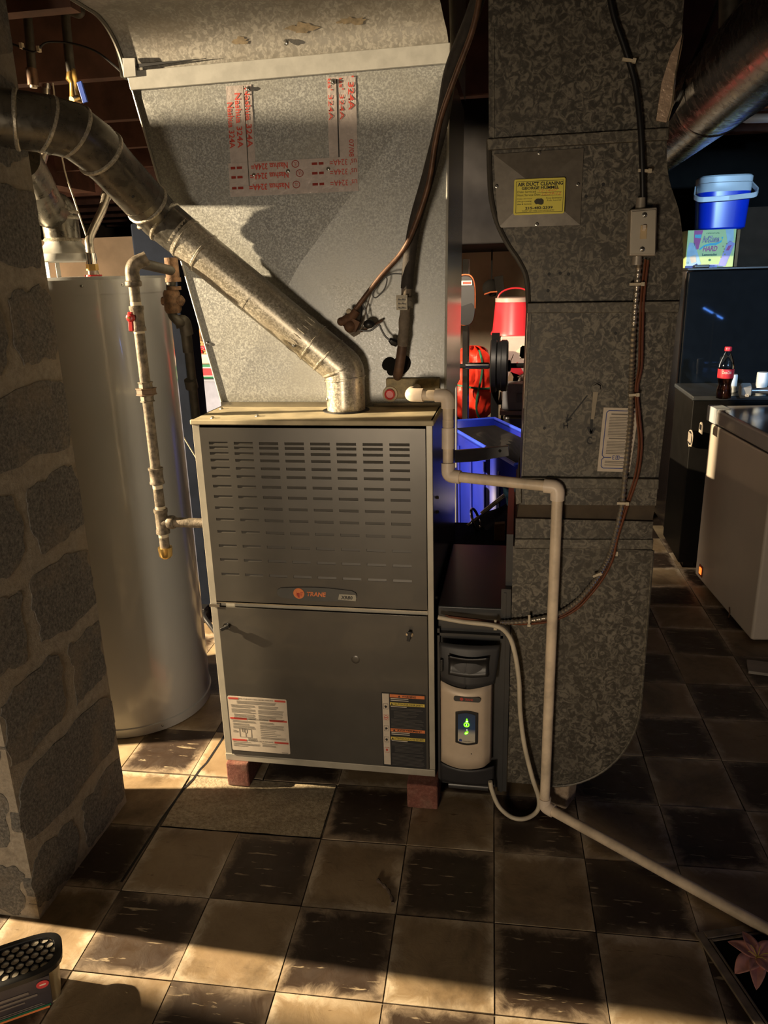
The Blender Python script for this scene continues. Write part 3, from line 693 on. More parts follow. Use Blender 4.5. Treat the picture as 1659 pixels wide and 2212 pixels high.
# ================================================================== flue from the furnace to the chimney
fl = thing('flue_pipe', 'galvanised flue running diagonally from the furnace top up to the block chimney', 'flue', (.375, .14, ZT))
F0 = V((.376, .142, 1.097)); F1 = V((.376, .142, 1.203)); F2 = Y(345, 470, .095); F3 = Y(205, 318, -.09); F4 = Y(100, 268, -.17); F5 = V((-.30, -.235, F4.z+.015))
d12 = (F2-F1).normalized(); d23 = (F3-F2).normalized(); d34 = (F4-F3).normalized()
obj('collar', G().tube([F0, F0+V((0, 0, .085))], .0512, 30), m_flue, fl)
obj('collar_base', G().lathe([(.062, 0), (.062, .002), (.055, .003)], F0-V((0, 0, .003)), 30), m_ink, fl)
g = G(); g.tube([F0+V((0, 0, .078)), F1, F1+d12*.115], .0522, 30, .055, 3); obj('elbow', g, m_flue, fl)
def band(p, d, r, w=.004, nm='elbow_bead'):
    d = d.normalized(); return obj(nm, G().tube([p-d*w, p-d*w*.4, p+d*w*.4, p+d*w], [r-.003, r+.0018, r+.0018, r-.003], 28), m_flue, fl)
band(F0+V((0, 0, .082)), V((-.10, 0, 1)), .0530); band(F1+V((-.008, 0, -.002)), V((-.35, 0, 1)), .0528); band(F1+d12*.055, V((-.70, -.04, .75)), .0530); band(F1+d12*.105, d12, .0528)
sA = F1+d12*.10; sB = F2-d12*.06
obj('straight_pipe', G().tube([sA, sB], .0508, 32), m_flue, fl)
midp = sA.lerp(sB, .45)
obj('pipe_sleeve', G().tube([midp, sB], .0516, 32), m_flue, fl); band(sB-d12*.02, d12, .0520); band(sB-d12*.075, d12, .0522, .006)
g = G()
ud = d12.cross(V((0, 1, 0))).normalized()
for k in range(20):
    a = 2*math.pi*k/20; wv = ud*math.cos(a)+d12.cross(ud)*math.sin(a); p = sA+d12*.042+wv*.0503
    g.tube([p-d12*.012, p, p+d12*.012], [.0012, .0024, .0012], 5)
obj('crimp_ribs', g, m_flue, fl)
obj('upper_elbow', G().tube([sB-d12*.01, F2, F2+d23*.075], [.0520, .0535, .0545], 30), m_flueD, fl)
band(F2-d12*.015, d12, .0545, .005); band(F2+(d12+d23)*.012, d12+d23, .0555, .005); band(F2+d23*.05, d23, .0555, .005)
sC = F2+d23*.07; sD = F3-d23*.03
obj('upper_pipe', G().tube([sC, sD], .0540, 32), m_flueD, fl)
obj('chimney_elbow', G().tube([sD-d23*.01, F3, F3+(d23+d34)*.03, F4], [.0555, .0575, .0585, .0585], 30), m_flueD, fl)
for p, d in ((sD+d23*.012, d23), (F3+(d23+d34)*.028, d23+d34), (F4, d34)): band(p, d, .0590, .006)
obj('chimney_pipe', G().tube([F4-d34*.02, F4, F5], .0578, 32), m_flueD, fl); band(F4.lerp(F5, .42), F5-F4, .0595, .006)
q = sC.lerp(sD, .58); obj('repair_patch', G().grid(lambda u, v: q+d23*(-.028+.056*u)+ (V((.35, -.93, -.1)).normalized()*math.cos((v-.5)*1.0)+V((-.45, -.2, -.87)).normalized()*math.sin((v-.5)*1.0))*.0548, 3, 6), plain('pale_patch', (.42, .36, .24), .6), fl)
for p in (sC+d23*.03, ): obj('screw', G().ball(p+V((.02, -.05, -.02)), .004, 8), m_ink, fl)
screw(fl, sA+d12*.028+V((-.02, -.046, -.018)), (-.3, -1, -.4), .004); screw(fl, F0+V((-.042, -.028, .03)), (-.8, -.6, 0), .004)
# ================================================================== water heater
HX, HY, HR, HT = -.492, .410, .252, 1.452
wh = thing('water_heater', 'tall white tank water heater half hidden behind the block chimney', 'water heater', (HX, HY, 0))
obj('jacket', G().lathe([(HR, .035), (HR, HT-.045)], (HX, HY, 0), 72), m_white, wh)
obj('top_cap', G().lathe([(HR+.003, HT-.047), (HR+.004, HT-.008), (HR-.004, HT), (.02, HT+.004)], (HX, HY, 0), 72), m_white, wh)
obj('base_ring', G().lathe([(HR-.008, 0), (HR+.002, .004), (HR+.004, .034), (HR, .037)], (HX, HY, 0), 72), m_white, wh)
for a, z in ((-60, HT-.024), (-35, HT-.024), (-46, .022)):
    t = math.radians(a); d = V((math.cos(t), math.sin(t), 0)); screw(wh, V((HX, HY, z))+d*(HR+.003), d, .003)
hx, hy = -.492, .34
obj('draft_hood', G().lathe([(.085, HT+.045), (.088, HT+.050), (.086, HT+.066), (.060, HT+.085), (.052, HT+.095), (.050, HT+.10)], (hx, hy, 0), 30), m_cleat, wh)
for a in (20, 140, 260): t = math.radians(a); obj('hood_leg', G().box(-.006, .006, -.0015, .0015, HT, HT+.05, M.Translation((hx+.078*math.cos(t), hy+.078*math.sin(t), 0)) @ M.Rotation(t+1.57, 4, 'Z')), m_cleat, wh)
obj('port_nipple', G().cyl((-.394, .31, HT), (-.394, .31, HT+.03), .013).lathe([(.016, HT+.003), (.018, HT+.005), (.016, HT+.007)], (-.394, .31, 0), 16), m_steel, wh)
obj('port_collar', G().lathe([(.024, HT+.002), (.024, HT+.006)], (-.394, .31, 0), 16), m_red, wh)
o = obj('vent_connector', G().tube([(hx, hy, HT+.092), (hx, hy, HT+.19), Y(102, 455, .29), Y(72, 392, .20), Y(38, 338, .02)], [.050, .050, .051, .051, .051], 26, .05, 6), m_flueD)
tag(o, 'dull galvanised vent connector rising from the water heater to the chimney', 'flue')
for k, p in enumerate(((hx, hy, HT+.165), (hx, hy, HT+.18), (hx, hy, HT+.105))): obj('vent_bead', G().lathe([(.050, -.005), (.0545, 0), (.050, .005)], p, 26), m_flue, o)
def flex(pts, lb):
    r = thing('water_hose', lb, 'hose', pts[0], 'braided hoses of the water heater'); P = sm(pts, 14)
    obj('hose', G().tube(P, .0105, 12, rf=lambda i, n: .0115+.0008*(i % 2)), m_cable, r)
    for p, d in ((P[0], P[2]-P[0]), (P[-1], P[-3]-P[-1])): obj('ferrule', G().tube([p-d.normalized()*.004, p+d.normalized()*.035], .0145, 12), m_chrome, r)
    obj('hex_nut', G().tube([P[0]-(P[2]-P[0]).normalized()*.012, P[0]+(P[2]-P[0]).normalized()*.006], .017, 6), m_brass, r)
flex([(-.394, .31, HT+.03), (-.394, .31, HT+.08), Y(195, 510, .33), Y(222, 450, .40), Y(232, 410, .46)], 'braided steel hose rising from the heater top beside the flue')
flex([Y(88, 395, .74), Y(90, 360, .74), Y(98, 325, .74), Y(100, 290, .74), Y(100, 165, .74)], 'braided steel hose hanging behind the flue elbow')
o = obj('capillary_cord', G().tube(sm([Y(112, 160, .735), Y(135, 345, .735), Y(160, 430, .735), Y(185, 505, .735), Y(212, 590, .735), Y(285, 745, .75), Y(362, 885, .78), Y(432, 1002, .78), Y(470, 1060, .78)], 5), .0028, 6), m_wirew); tag(o, 'thin cream cord slanting down behind the water heater towards the furnace', 'cord')
o = obj('water_pipe', G().tube([Y(50, -60, .45), Y(62, 60, .45), Y(70, 165, .45)], .0125, 14), m_ironD); tag(o, 'dark water pipe dropping from the ceiling nearest the left edge', 'pipe', 'water pipes under the ceiling')
obj('solder_joint', G().tube([Y(68, 148, .45), Y(72, 185, .45)], .0155, 14), m_copper, o); obj('valve_neck', G().tube([Y(70, 165, .45), Y(73, 190, .45)], .010, 12), m_steel, o)
g = G().tube([Y(172, 5, .42), Y(175, 32, .42), Y(140, 18, .42), Y(150, 130, .42), Y(156, 170, .42)], .0125, 14, .03, 5)
o = obj('water_pipe', g, m_ironD); tag(o, 'dark water pipe with a bend and a blue-handled brass valve', 'pipe', 'water pipes under the ceiling')
vb = obj('brass_valve', G().tube([Y(154, 148, .42), Y(155, 172, .42), Y(158, 180, .42), Y(160, 200, .42), Y(164, 222, .42)], [.011, .016, .010, .012, .017], 12), m_brass, o)
obj('valve_outlet', G().cyl(Y(168, 212, .42), Y(155, 216, .40), .010, None, 10), m_brass, o)
obj('valve_handle', G().box(-.008, .008, -.012, -.006, -.055, .0, M.Translation(Y(175, 178, .41)) @ M.Rotation(-.2, 4, 'Y')), m_blue, o, bevel=.002, label='blue lever handle')
o = obj('ceiling_cable', G().tube(sm([Y(0, 85, .35), Y(40, 100, .36), Y(75, 112, .36), Y(100, 92, .36), Y(150, 93, .37), Y(205, 110, .37), Y(245, 140, .36), Y(282, 175, .2)], 6), .003, 6), m_black); tag(o, 'thin black cable looping past the ceiling pipes', 'cable')
for p in (Y(47, 100, .36), Y(84, 107, .36)): obj('cable_clip', G().box(-.004, .004, -.006, .006, -.006, .008, M.Translation(p)), m_tie, o)
# ================================================================== gas pipe
gp = thing('gas_pipe', 'dusty steel gas pipe with a red lever valve, left of the furnace', 'pipe', (-.17, .05, .7))
def gy(px, py, y=.05): return Y(px, py, y)
gx = gy(290, 600).x-.004
def gz(py): return gy(300, py).z
r = .0134; ex = gx
top = V((ex, .05, gz(572)))
obj('pipe_run', G().tube([V((ex, .05, gz(600))), V((ex, .05, gz(1195)))], r, 18), m_iron, gp)
obj('top_elbow', G().tube([top+V((0, 0, -.045)), top, gy(300, 558)+V((.012, .02, .0))], .0175, 16, .03, 6).lathe([(.0175, 0), (.0205, .003), (.0205, .012), (.0175, .015)], top+V((0, 0, -.052)), 16), m_iron, gp)
te = gy(372, 585, .30)
obj('cross_pipe', G().tube([top+V((.02, .01, .004)), te], r, 16), m_ironD, gp)
te0 = gy(372, 585, .30)
obj('rusty_tee', G().tube([te0+V((0, 0, .035)), te0+V((0, 0, -.025))], .019, 16).lathe([(.022, 0), (.022, .012)], te0+V((0, 0, -.030)), 16).lathe([(.020, 0), (.020, .010)], te0+V((0, 0, -.052)), 16), m_rust, gp)
t1 = gy(369, 620, .30); t2 = gy(372, 650, .30); t3 = gy(372, 690, .30)
obj('rear_nipple', G().tube([te0, t1, t2, t3+V((0, 0, .012)), t3+V((.02, .0, -.008)), gy(398, 698, .32), gy(405, 760, .34)], .0135, 14, .02, 4), m_ironD, gp)
obj('gas_cock', G().tube([t2+V((0, 0, .030)), t2+V((0, 0, .02)), t2+V((0, 0, -.025)), t2+V((0, 0, -.034))], [.020, .024, .024, .019], 10).tube([t2+V((-.03, 0, 0)), t2+V((.030, 0, 0)), t2+V((.038, 0, 0))], [.012, .015, .004], 8), m_rust, gp)
obj('rear_elbow', G().tube([gy(378, 697, .31), gy(398, 692, .32), gy(404, 722, .33)], .0185, 14, .02, 5), m_ironD, gp)
obj('rear_drop', G().tube([gy(404, 720, .34), gy(424, 905, .40)], .0135, 14).tube([gy(411, 820, .36), gy(415, 838, .37)], .019, 12), m_ironD, gp)
def fit_(py0, py1, rr, n=16, m=m_iron, nm='coupling'):
    a, b_ = V((ex, .05, gz(py0))), V((ex, .05, gz(py1))); return obj(nm, G().tube([a, a.lerp(b_, .12), a.lerp(b_, .2), a.lerp(b_, .8), a.lerp(b_, .88), b_], [rr, rr, rr-.002, rr-.002, rr, rr], n), m, gp)
vz = gz(690)
fit_(661, 715, .0185, 12, m_iron, 'ball_valve'); 
obj('valve_handle', G().box(-.006, .006, -.030, -.022, -.028, .020, M.Translation((ex-.006, .05, vz)) @ M.Rotation(.06, 4, 'Y')).lathe([(.011, 0), (.011, .010), (.008, .012)], (ex-.006, .03, vz+.006), 14, (0, -1, 0)), m_red, gp, bevel=.002, label='red lever handle')
obj('handle_screw', G().lathe([(.004, 0), (.003, .004)], (ex-.006, .018, vz+.006), 8, (0, -1, 0)), m_brass, gp)
fit_(825, 842, .0195, 6, m_iron, 'union_nut'); fit_(838, 853, .0270, 6, plain('union_brown', (.16, .10, .06), .6), 'union_nut'); fit_(853, 868, .0190, 6, m_iron, 'union_nut')
fit_(1010, 1044, .0200); fit_(1098, 1150, .0190, 16, m_iron, 'tee')
cz = gz(1126)
obj('branch_pipe', G().tube([V((ex, .05, cz)), V((ex+.03, .05, cz)), V((ex+.03, .05, cz)), V((.002, .05, cz))], [.0165, .0165, .0135, .0135], 16), m_iron, gp)
obj('branch_collar', G().lathe([(.017, 0), (.019, .004), (.019, .016), (.017, .020)], (ex+.018, .05, cz), 16, (1, 0, 0)), m_iron, gp)
obj('drip_leg', G().tube([V((ex, .05, gz(1150))), V((ex, .05, gz(1195)))], .0134, 16), m_iron, gp)
for py in (1050, 1096, 656, 716, 1154): obj('thread_sealant', G().tube([V((ex, .05, gz(py-4))), V((ex, .05, gz(py+4)))], .0139, 14), m_tie, gp)
obj('end_cap', G().tube([V((ex, .05, gz(1180))), V((ex, .05, gz(1184))), V((ex, .05, gz(1198))), V((ex, .05, gz(1203)))], [.0200, .0200, .0180, .012], 14), m_brass, gp)
# ================================================================== return duct
rd = thing('return_duct', 'dark spangled return air drop with a cleaning sticker and switch, right of the furnace', 'duct', (.99, .25, .08))
DD = .50
def dpx(L): return [Y(*p, 0.) for p in L]
upL = [(1055, -120), (1055, 0), (1056, 302)]; upR = [(1441, 302), (1443, 278), (1473, 71), (1478, 0), (1480, -120)]
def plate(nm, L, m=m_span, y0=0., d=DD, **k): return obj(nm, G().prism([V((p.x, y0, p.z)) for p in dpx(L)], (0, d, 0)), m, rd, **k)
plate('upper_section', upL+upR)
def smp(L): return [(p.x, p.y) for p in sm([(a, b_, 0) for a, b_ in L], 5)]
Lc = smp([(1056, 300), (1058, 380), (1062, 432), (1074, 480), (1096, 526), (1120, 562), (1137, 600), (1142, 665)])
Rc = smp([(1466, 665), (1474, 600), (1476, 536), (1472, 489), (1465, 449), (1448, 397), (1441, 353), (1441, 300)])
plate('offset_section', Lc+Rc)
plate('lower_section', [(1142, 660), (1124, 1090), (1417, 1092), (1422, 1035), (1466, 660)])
plate('boot_neck', [(1114, 1120), (1113, 1185), (1407, 1187), (1411, 1127)])
ZBo = .078
arc = [V((1.158-.225+.225*math.cos(t), 0, ZBo+.27-.27*math.sin(t))) for t in [math.pi/2*k/16 for k in range(17)]]
nk = Y(1114, 1180).z
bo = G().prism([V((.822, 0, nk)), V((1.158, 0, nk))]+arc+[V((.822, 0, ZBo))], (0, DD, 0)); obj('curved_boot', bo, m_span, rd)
obj('boot_seam', G().tube([V((1.158, -.001, nk))]+[p+V((.001, -.001, 0)) for p in arc], .0035, 6), m_spanL, rd)
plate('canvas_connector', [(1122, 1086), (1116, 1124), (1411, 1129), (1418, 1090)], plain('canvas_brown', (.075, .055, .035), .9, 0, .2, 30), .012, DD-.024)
def cleat(nm, L, d=.014): return obj(nm, G().prism([V((p.x, -d, p.z)) for p in dpx(L)], (0, d+.02, 0)), m_spanL, rd, bevel=.002)
cleat('seam_cleat', [(1053, 302), (1054, 326), (1442, 304), (1443, 278)]); cleat('seam_cleat', [(1139, 654), (1138, 676), (1464, 674), (1466, 650)])
cleat('seam_cleat', [(1126, 1029), (1124, 1052), (1421, 1054), (1422, 1032)]); cleat('seam_cleat', [(1112, 1163), (1111, 1183), (1409, 1186), (1411, 1164)], .006)
cleat('edge_fold', [(1127, 1086), (1114, 1089), (1113, 1053), (1126, 1050)], .006)
for L in ([(1144, 676), (1148, 676), (1130, 1028), (1126, 1028)], [(1452, 676), (1457, 676), (1416, 1030), (1411, 1030)], [(1064, 60), (1068, 60), (1068, 300), (1064, 300)]):
    obj('edge_seam', G().prism([V((p.x, -.003, p.z)) for p in dpx(L)], (0, .004, 0)), m_spanL, rd)
rim = [p for p in dpx(Lc)]
obj('curved_rim', G().tube([V((p.x, .0, p.z)) for p in rim], .006, 8), plain('rim_dark', (.10, .09, .075), .4, .5), rd)
random.seed(9)
for a, b_ in ((1210, 590), (1228, 592), (1184, 628), (1186, 592), (1176, 925), (1303, 398), (1266, 424), (1102, 1482), (1100, 1310), (1360, 500), (1330, 720)): obj('screw_hole', G().lathe([(.0035, 0), (.003, .0006)], Y(a, b_, -.0003), 10, (0, -1, 0)), m_ink, rd)
# access plate with cross brake, yellow service sticker
c4 = [Y(1066, 333, -.004), Y(1261, 320, -.004), Y(1253, 486, -.004), Y(1076, 492, -.004)]
ap = obj('access_plate', G().prism(c4, (0, .003, 0)), m_galv, rd); ap.data.materials[0] = plain('plate_grey', (.17, .15, .122), .42, .25, .15, 60)
mid = (c4[0]+c4[1]+c4[2]+c4[3])/4+V((0, -.012, 0))
for i in range(4): obj('plate_facet', G().face([c4[i]+V((0, -.0005, 0)), c4[(i+1) % 4]+V((0, -.0005, 0)), mid]), ap.data.materials[0], ap)
for p in ((1073, 402), (1249, 398), (1160, 484), (1165, 330)): screw(ap, Y(*p, -.005), r=.003)
e1 = Y(1110, 388, -.018); e2 = Y(1221, 383, -.018); e3 = Y(1109, 465, -.018)
sw_, sh_ = (e2-e1).length, (e3-e1).length
smx = M.Translation(e3) @ M.Rotation(-math.atan2((e2-e1).z, (e2-e1).x), 4, 'Y')
st = card(rd, 'service_sticker', 0, sw_, 0, sh_, 0, m_yellow, mx=smx, r=.004)
def T_(s, u0, u1, v0, v1, m=m_ink, **k): text(st, s, u0*sw_, u1*sw_, v0*sh_, v1*sh_, -.0006, m, mx=smx, **k)
T_('AIR DUCT CLEANING', .07, .955, .80, .905, bold=.03); T_('GEORGE HUMMEL', .15, .88, .70, .785, bold=.03)
T_('Date Serviced', .07, .43, .615, .675); T_('Next Service Date', .07, .52, .525, .585); T_('12-14-07', .49, .86, .63, .70, m_inko, shear=.3); T_('12-29-12', .55, .92, .53, .60, m_inko, shear=.3)
T_('Helps eliminate', .07, .36, .425, .47); T_('allergy-causing', .07, .35, .35, .40); T_('dust & bacteria', .07, .35, .28, .33); T_('Free Estimates', .64, .94, .425, .47); T_('Fully Insured', .66, .93, .35, .40)
T_('215-482-2339', .23, .77, .145, .22, bold=.03); T_("DON'T LET THE DUST MITES BITE!", .17, .80, .085, .125)
F = .012
bars(st, [(a*sw_, b_*sw_, c*sh_, d*sh_) for a, b_, c, d in ((.04, .97, .055, .055+F), (.04, .97, .925, .925+F), (.04, .048, .055, .93), (.962, .97, .055, .93), (.45, .93, .605, .612), (.53, .93, .515, .522))], -.0004, m_ink, 'border_lines', smx)
random.seed(3); g = G(); g.prism([smx @ V((sw_*(.505+.11*random.uniform(.7, 1.05)*math.cos(t)), -.0006, sh_*(.36+.10*random.uniform(.7, 1.1)*math.sin(t)))) for t in [math.pi*2*i/17 for i in range(17)]], (0, .0003, 0)); obj('emblem', g, plain('emblem_ink', (.05, .045, .02), .6), st)
# damper handle, felt-pen arrows and letters
da = obj('damper_arm', G().prism(dpx([(1281, 846), (1292, 846), (1283, 905), (1276, 905)]), (0, -.004, 0)), m_span, rd); da.data.materials[0] = plain('damper_metal', (.26, .22, .16), .5, .4)
obj('damper_nut', G().tube([Y(1289, 838, 0), Y(1289, 838, -.012)], .009, 6).lathe([(.013, .0), (.013, .003)], Y(1289, 838, 0), 16, (0, -1, 0)), m_spanL, da)
g = G()
def stroke(L, w=.0016): 
    P = [Y(*p, -.0006) for p in L]
    for a, b_ in zip(P[:-1], P[1:]):
        d = (b_-a); nn = V((-d.z, 0, d.x)).normalized()*w; g.face([a-nn, a+nn, b_+nn, b_-nn])
stroke([(1269, 854), (1226, 908)]); stroke([(1227, 895), (1223, 912), (1235, 903)], .002); stroke([(1278, 906), (1277, 934)], .003); stroke([(1270, 922), (1277, 937), (1285, 924)], .003)
stroke([(1218, 914), (1218, 926)]); stroke([(1226, 913), (1226, 925)]); stroke([(1218, 920), (1226, 919)])
stroke([(1279, 946), (1273, 944), (1269, 950), (1269, 956), (1273, 959), (1280, 957)])
obj('pen_marks', g, m_ink, rd)
mn = [Y(1304, 880, -.003), Y(1381, 882, -.003), Y(1360, 1020, -.003), Y(1290, 1018, -.003)]
ml = obj('instruction_card', G().prism(mn, (0, .002, 0)), m_paper, rd)
def mp(u, v, dy=-.0006): return mn[3].lerp(mn[2], u).lerp(mn[0].lerp(mn[1], u), v)+V((0, dy, 0))
g = G(); 
def seg(u0, v0, u1, v1, w=.0009):
    a, b_ = mp(u0, v0), mp(u1, v1); d = b_-a; nn = V((-d.z, 0, d.x)).normalized()*w; g.face([a-nn, a+nn, b_+nn, b_-nn])
for L in ([(.95, .955), (.16, .955), (.10, .92), (.10, .26), (.16, .225), (.38, .225)], [(.64, .225), (.95, .225)], [(.16, .225), (.10, .19), (.10, .085), (.16, .055), (.9, .055)]):
    for a, b_ in zip(L[:-1], L[1:]): seg(*a, *b_)
for L in ([(.42, .255), (.42, .20)], [(.42, .255), (.48, .255)], [(.42, .23), (.47, .23)], [(.42, .20), (.48, .20)], [(.52, .255), (.52, .20), (.62, .20), (.62, .255), (.52, .255)], [(.555, .235), (.57, .25), (.585, .235), (.57, .21), (.555, .235)]):
    for a, b_ in zip(L[:-1], L[1:]): seg(*a, *b_, .0006)
obj('blue_border', g, m_inkb, ml)
random.seed(4); g = G(); v = .915
rows_ = [('h', .9)]+[('l', .85-.024*i) for i in range(13)]+[('h', .525)]+[('l', .48-.024*i) for i in range(9)]+[('l', .165), ('l', .14), ('l', .105)]
for k, vv_ in rows_: seg(.20 if k == 'l' else .24, vv_, random.uniform(.7, .94) if k == 'l' else .85, vv_, .0007 if k == 'l' else .0014)
obj('print_lines', g, m_inkg, ml, kind='stuff')
# foil strip hanging on the upper right edge
fo = [(1473, 74), (1447, 120), (1428, 180), (1416, 262), (1438, 266), (1449, 230), (1458, 150)]
obj('foil_strip', G().prism([V((p.x, -.008, p.z)) for p in dpx(fo)], (0, .006, 0)), m_foilp, rd)
obj('foil_edge', G().tube([V((p.x+.001, -.008, p.z)) for p in dpx([(1473, 74), (1465, 120), (1457, 160), (1449, 230), (1439, 264)])], .0022, 6), m_chrome, rd)
obj('cardboard_tag', G().box(-.006, .006, -.002, 0, -.006, .006, M.Translation(Y(1329, 1196, -.001))), m_tie, rd)
# ================================================================== switch box, cables and ties on the duct
sb = thing('switch_box', 'grey metal switch box with a toggle, on the dark return duct', 'switch', Y(1390, 500, -.03))
a, b_, c, d = Y(1362, 452, -.045), Y(1420, 447, -.045), Y(1417, 553, -.045), Y(1359, 553, -.045)
obj('box_body', G().prism([a, b_, c, d], (0, .045, 0)), m_steel, sb, bevel=.003)
obj('cover_plate', G().prism([p+V((0, -.003, 0)) for p in (a.lerp(c, .05), b_.lerp(d, .05), c.lerp(a, .04), d.lerp(b_, .04))], (0, .003, 0)), plain('cover_steel', (.46, .42, .35), .45, .35, .08), sb, bevel=.001)
m_ = (a+b_+c+d)/4
obj('toggle_opening', G().box(-.0065, .0065, -.0055, -.003, -.0135, .0135, M.Translation(m_)), plain('toggle_tan', (.50, .38, .22), .5), sb)
obj('toggle', G().box(-.0035, .0035, -.016, -.003, 0, .009, M.Translation(m_) @ M.Rotation(-.4, 4, 'X')), m_pvc2, sb, bevel=.001)
for dz in (.034, -.034): screw(sb, m_+V((0, -.003, dz)), r=.004)
obj('top_connector', G().cyl((a+b_)/2+V((-.004, .022, -.004)), (a+b_)/2+V((-.004, .022, .022)), .011, .009), m_steel, sb)
obj('bottom_connector', G().cyl((c+d)/2+V((-.008, .022, 0)), (c+d)/2+V((-.008, .022, -.018)), .010, .011), m_steel, sb)
o = obj('black_cable', G().tube(sm([Y(1308, -60, -.02), Y(1325, 30, -.02), Y(1350, 105, -.02), Y(1372, 180, -.02), Y(1383, 270, -.025), Y(1387, 350, -.025), Y(1389, 440, -.022)], 8), .0062, 10), m_black); tag(o, 'black cable coming down the upper return duct into the switch box', 'cable')
mc = [(1381, 560), (1374, 640), (1368, 720), (1365, 790), (1363, 840), (1362, 900), (1357, 960), (1350, 1025), (1343, 1090), (1330, 1150), (1318, 1195), (1300, 1232), (1275, 1268), (1240, 1305), (1195, 1330), (1130, 1342), (1080, 1345)]
o = obj('armoured_cable', G().tube(sm([Y(*p, -.018) for p in mc], 26), .006, 10, rf=lambda i, n: .0062+.0011*math.cos(i*math.pi/2)), m_cable); tag(o, 'silver armoured cable curving down the return duct from the switch box', 'cable')
for k, dx in enumerate((10, 16)):
    w = [(1392, 560), (1383, 640), (1380, 720), (1378, 790), (1371, 840), (1374, 900), (1378, 960), (1370, 1025), (1350, 1090), (1326, 1160), (1316, 1205), (1296, 1245), (1270, 1280), (1236, 1315), (1190, 1338), (1130, 1346), (1070, 1343), (1010, 1336), (960, 1330)]
    o = obj('control_wire', G().tube(sm([Y(p[0]+dx-8-(k*2 if i in (4, 8, 14, 15) else 0), p[1]+k*2, -.014-.005*k) for i, p in enumerate(w)], 8), .0028, 6), m_wireb)
    tag(o, ('brown control wire strapped to the armoured cable, inner strand', 'brown control wire strapped to the armoured cable, outer strand')[k], 'wire', 'brown control wires')
for k, (px, py, an, ln, lb) in enumerate(((1356, 130, .2, 20, 'cream zip tie on the black cable near the ceiling'), (1390, 369, .1, 20, 'cream zip tie on the black cable just above the switch box'), (1373, 614, 0, 24, 'cream zip tie just below the switch box'), (1367, 853, -.05, 16, 'cream zip tie beside the top of the paper instruction card'), (1343, 1087, 0, 20, 'cream zip tie in front of the dark canvas joint'), (1288, 1242, -.5, 16, 'cream zip tie on the curve of the lower boot'), (1143, 1338, 1.57, 24, 'upright cream zip tie left of the white drain pipe'), (1070, 1347, 1.57, 20, 'upright cream zip tie holding the white tube by the air cleaner'))):
    p = Y(px, py, -.026 if k not in (6, 7) else -.024); l = ln*.00055
    o = obj('zip_tie', G().box(-l, l, -.003, .003, -.0028, .0028, M.Translation(p) @ M.Rotation(an, 4, 'Y')).box(l-.002, l+.005, -.006, .003, -.004, .004, M.Translation(p) @ M.Rotation(an, 4, 'Y')), m_tie); tag(o, lb, 'zip tie', 'zip ties on the cables')
tp = [(946, 1333), (1000, 1343), (1070, 1352), (1098, 1372), (1112, 1410), (1121, 1470), (1124, 1540), (1133, 1610), (1150, 1680), (1164, 1725), (1160, 1752), (1135, 1768), (1105, 1765), (1078, 1742), (1063, 1708), (1059, 1688)]
o = obj('drain_tube', G().tube(sm([(lambda q: q if q.z > .0075 else Z(*p, .0075))(Y(*p, -.035 if i > 1 else -.02)) for i, p in enumerate(tp)], 8), .0062, 10), m_wirew); tag(o, 'thin cream tube looping from the furnace to the foot of the air cleaner', 'tube')
# ================================================================== PVC drain
pv = thing('drain_pipe', 'cream plastic drain pipe stepping from the plenum down and across the tiles', 'pipe', (.92, -.04, .02))
PR, FR = .0134, .0172; yP = -.035
p0 = Y(888, 853, PY-.02); p1 = Y(888, 853, .10); p2 = Y(970, 855, .08); p2.z = p1.z; pb = V((p2.x, .08, Y(968, 1030, .08).z)); pA = pb.copy()
yP = .055
q1 = Y(888, 853, .075); q2 = V((Y(968, 860, .06).x, .06, q1.z)); q3 = Y(968, 1028, .03); q4 = Y(1196, 1052, -.03); q5 = V((Y(1193, 1400, -.04).x, -.04, .035))
q4.x = Y(1204, 1080, -.035).x; q5 = Y(1176, 1742, -.035)
q6 = Z(1700, 2030, .02)
def run(a, b_, t0=0., t1=1.): return obj('pipe_run', G().tube([a.lerp(b_, t0), a.lerp(b_, t1)], PR, 18), m_pvc, pv)
def elb(a, p, b_, L=.032): 
    u = (a-p).normalized(); w = (b_-p).normalized(); return obj('elbow', G().tube([p+u*L, p, p+w*L], FR, 18, .014, 5), m_pvc2, pv)
s0 = V((q1.x, PY-.016, q1.z))
run(s0, q1); elb(s0, q1, q2); run(q1, q2); elb(q1, q2, q3); run(q2, q3); elb(q2, q3, q4); run(q3, q4); elb(q3, q4, q5); run(q4, q5); elb(q4, q5, q6, .028); run(q5, q6)
obj('coupling', G().tube([q2.lerp(q3, .40), q2.lerp(q3, .66)], FR-.001, 18), m_pvc2, pv)
obj('joint_ring', G().tube([q2.lerp(q3, .30), q2.lerp(q3, .385)], PR+.0008, 18), m_pvc, pv)
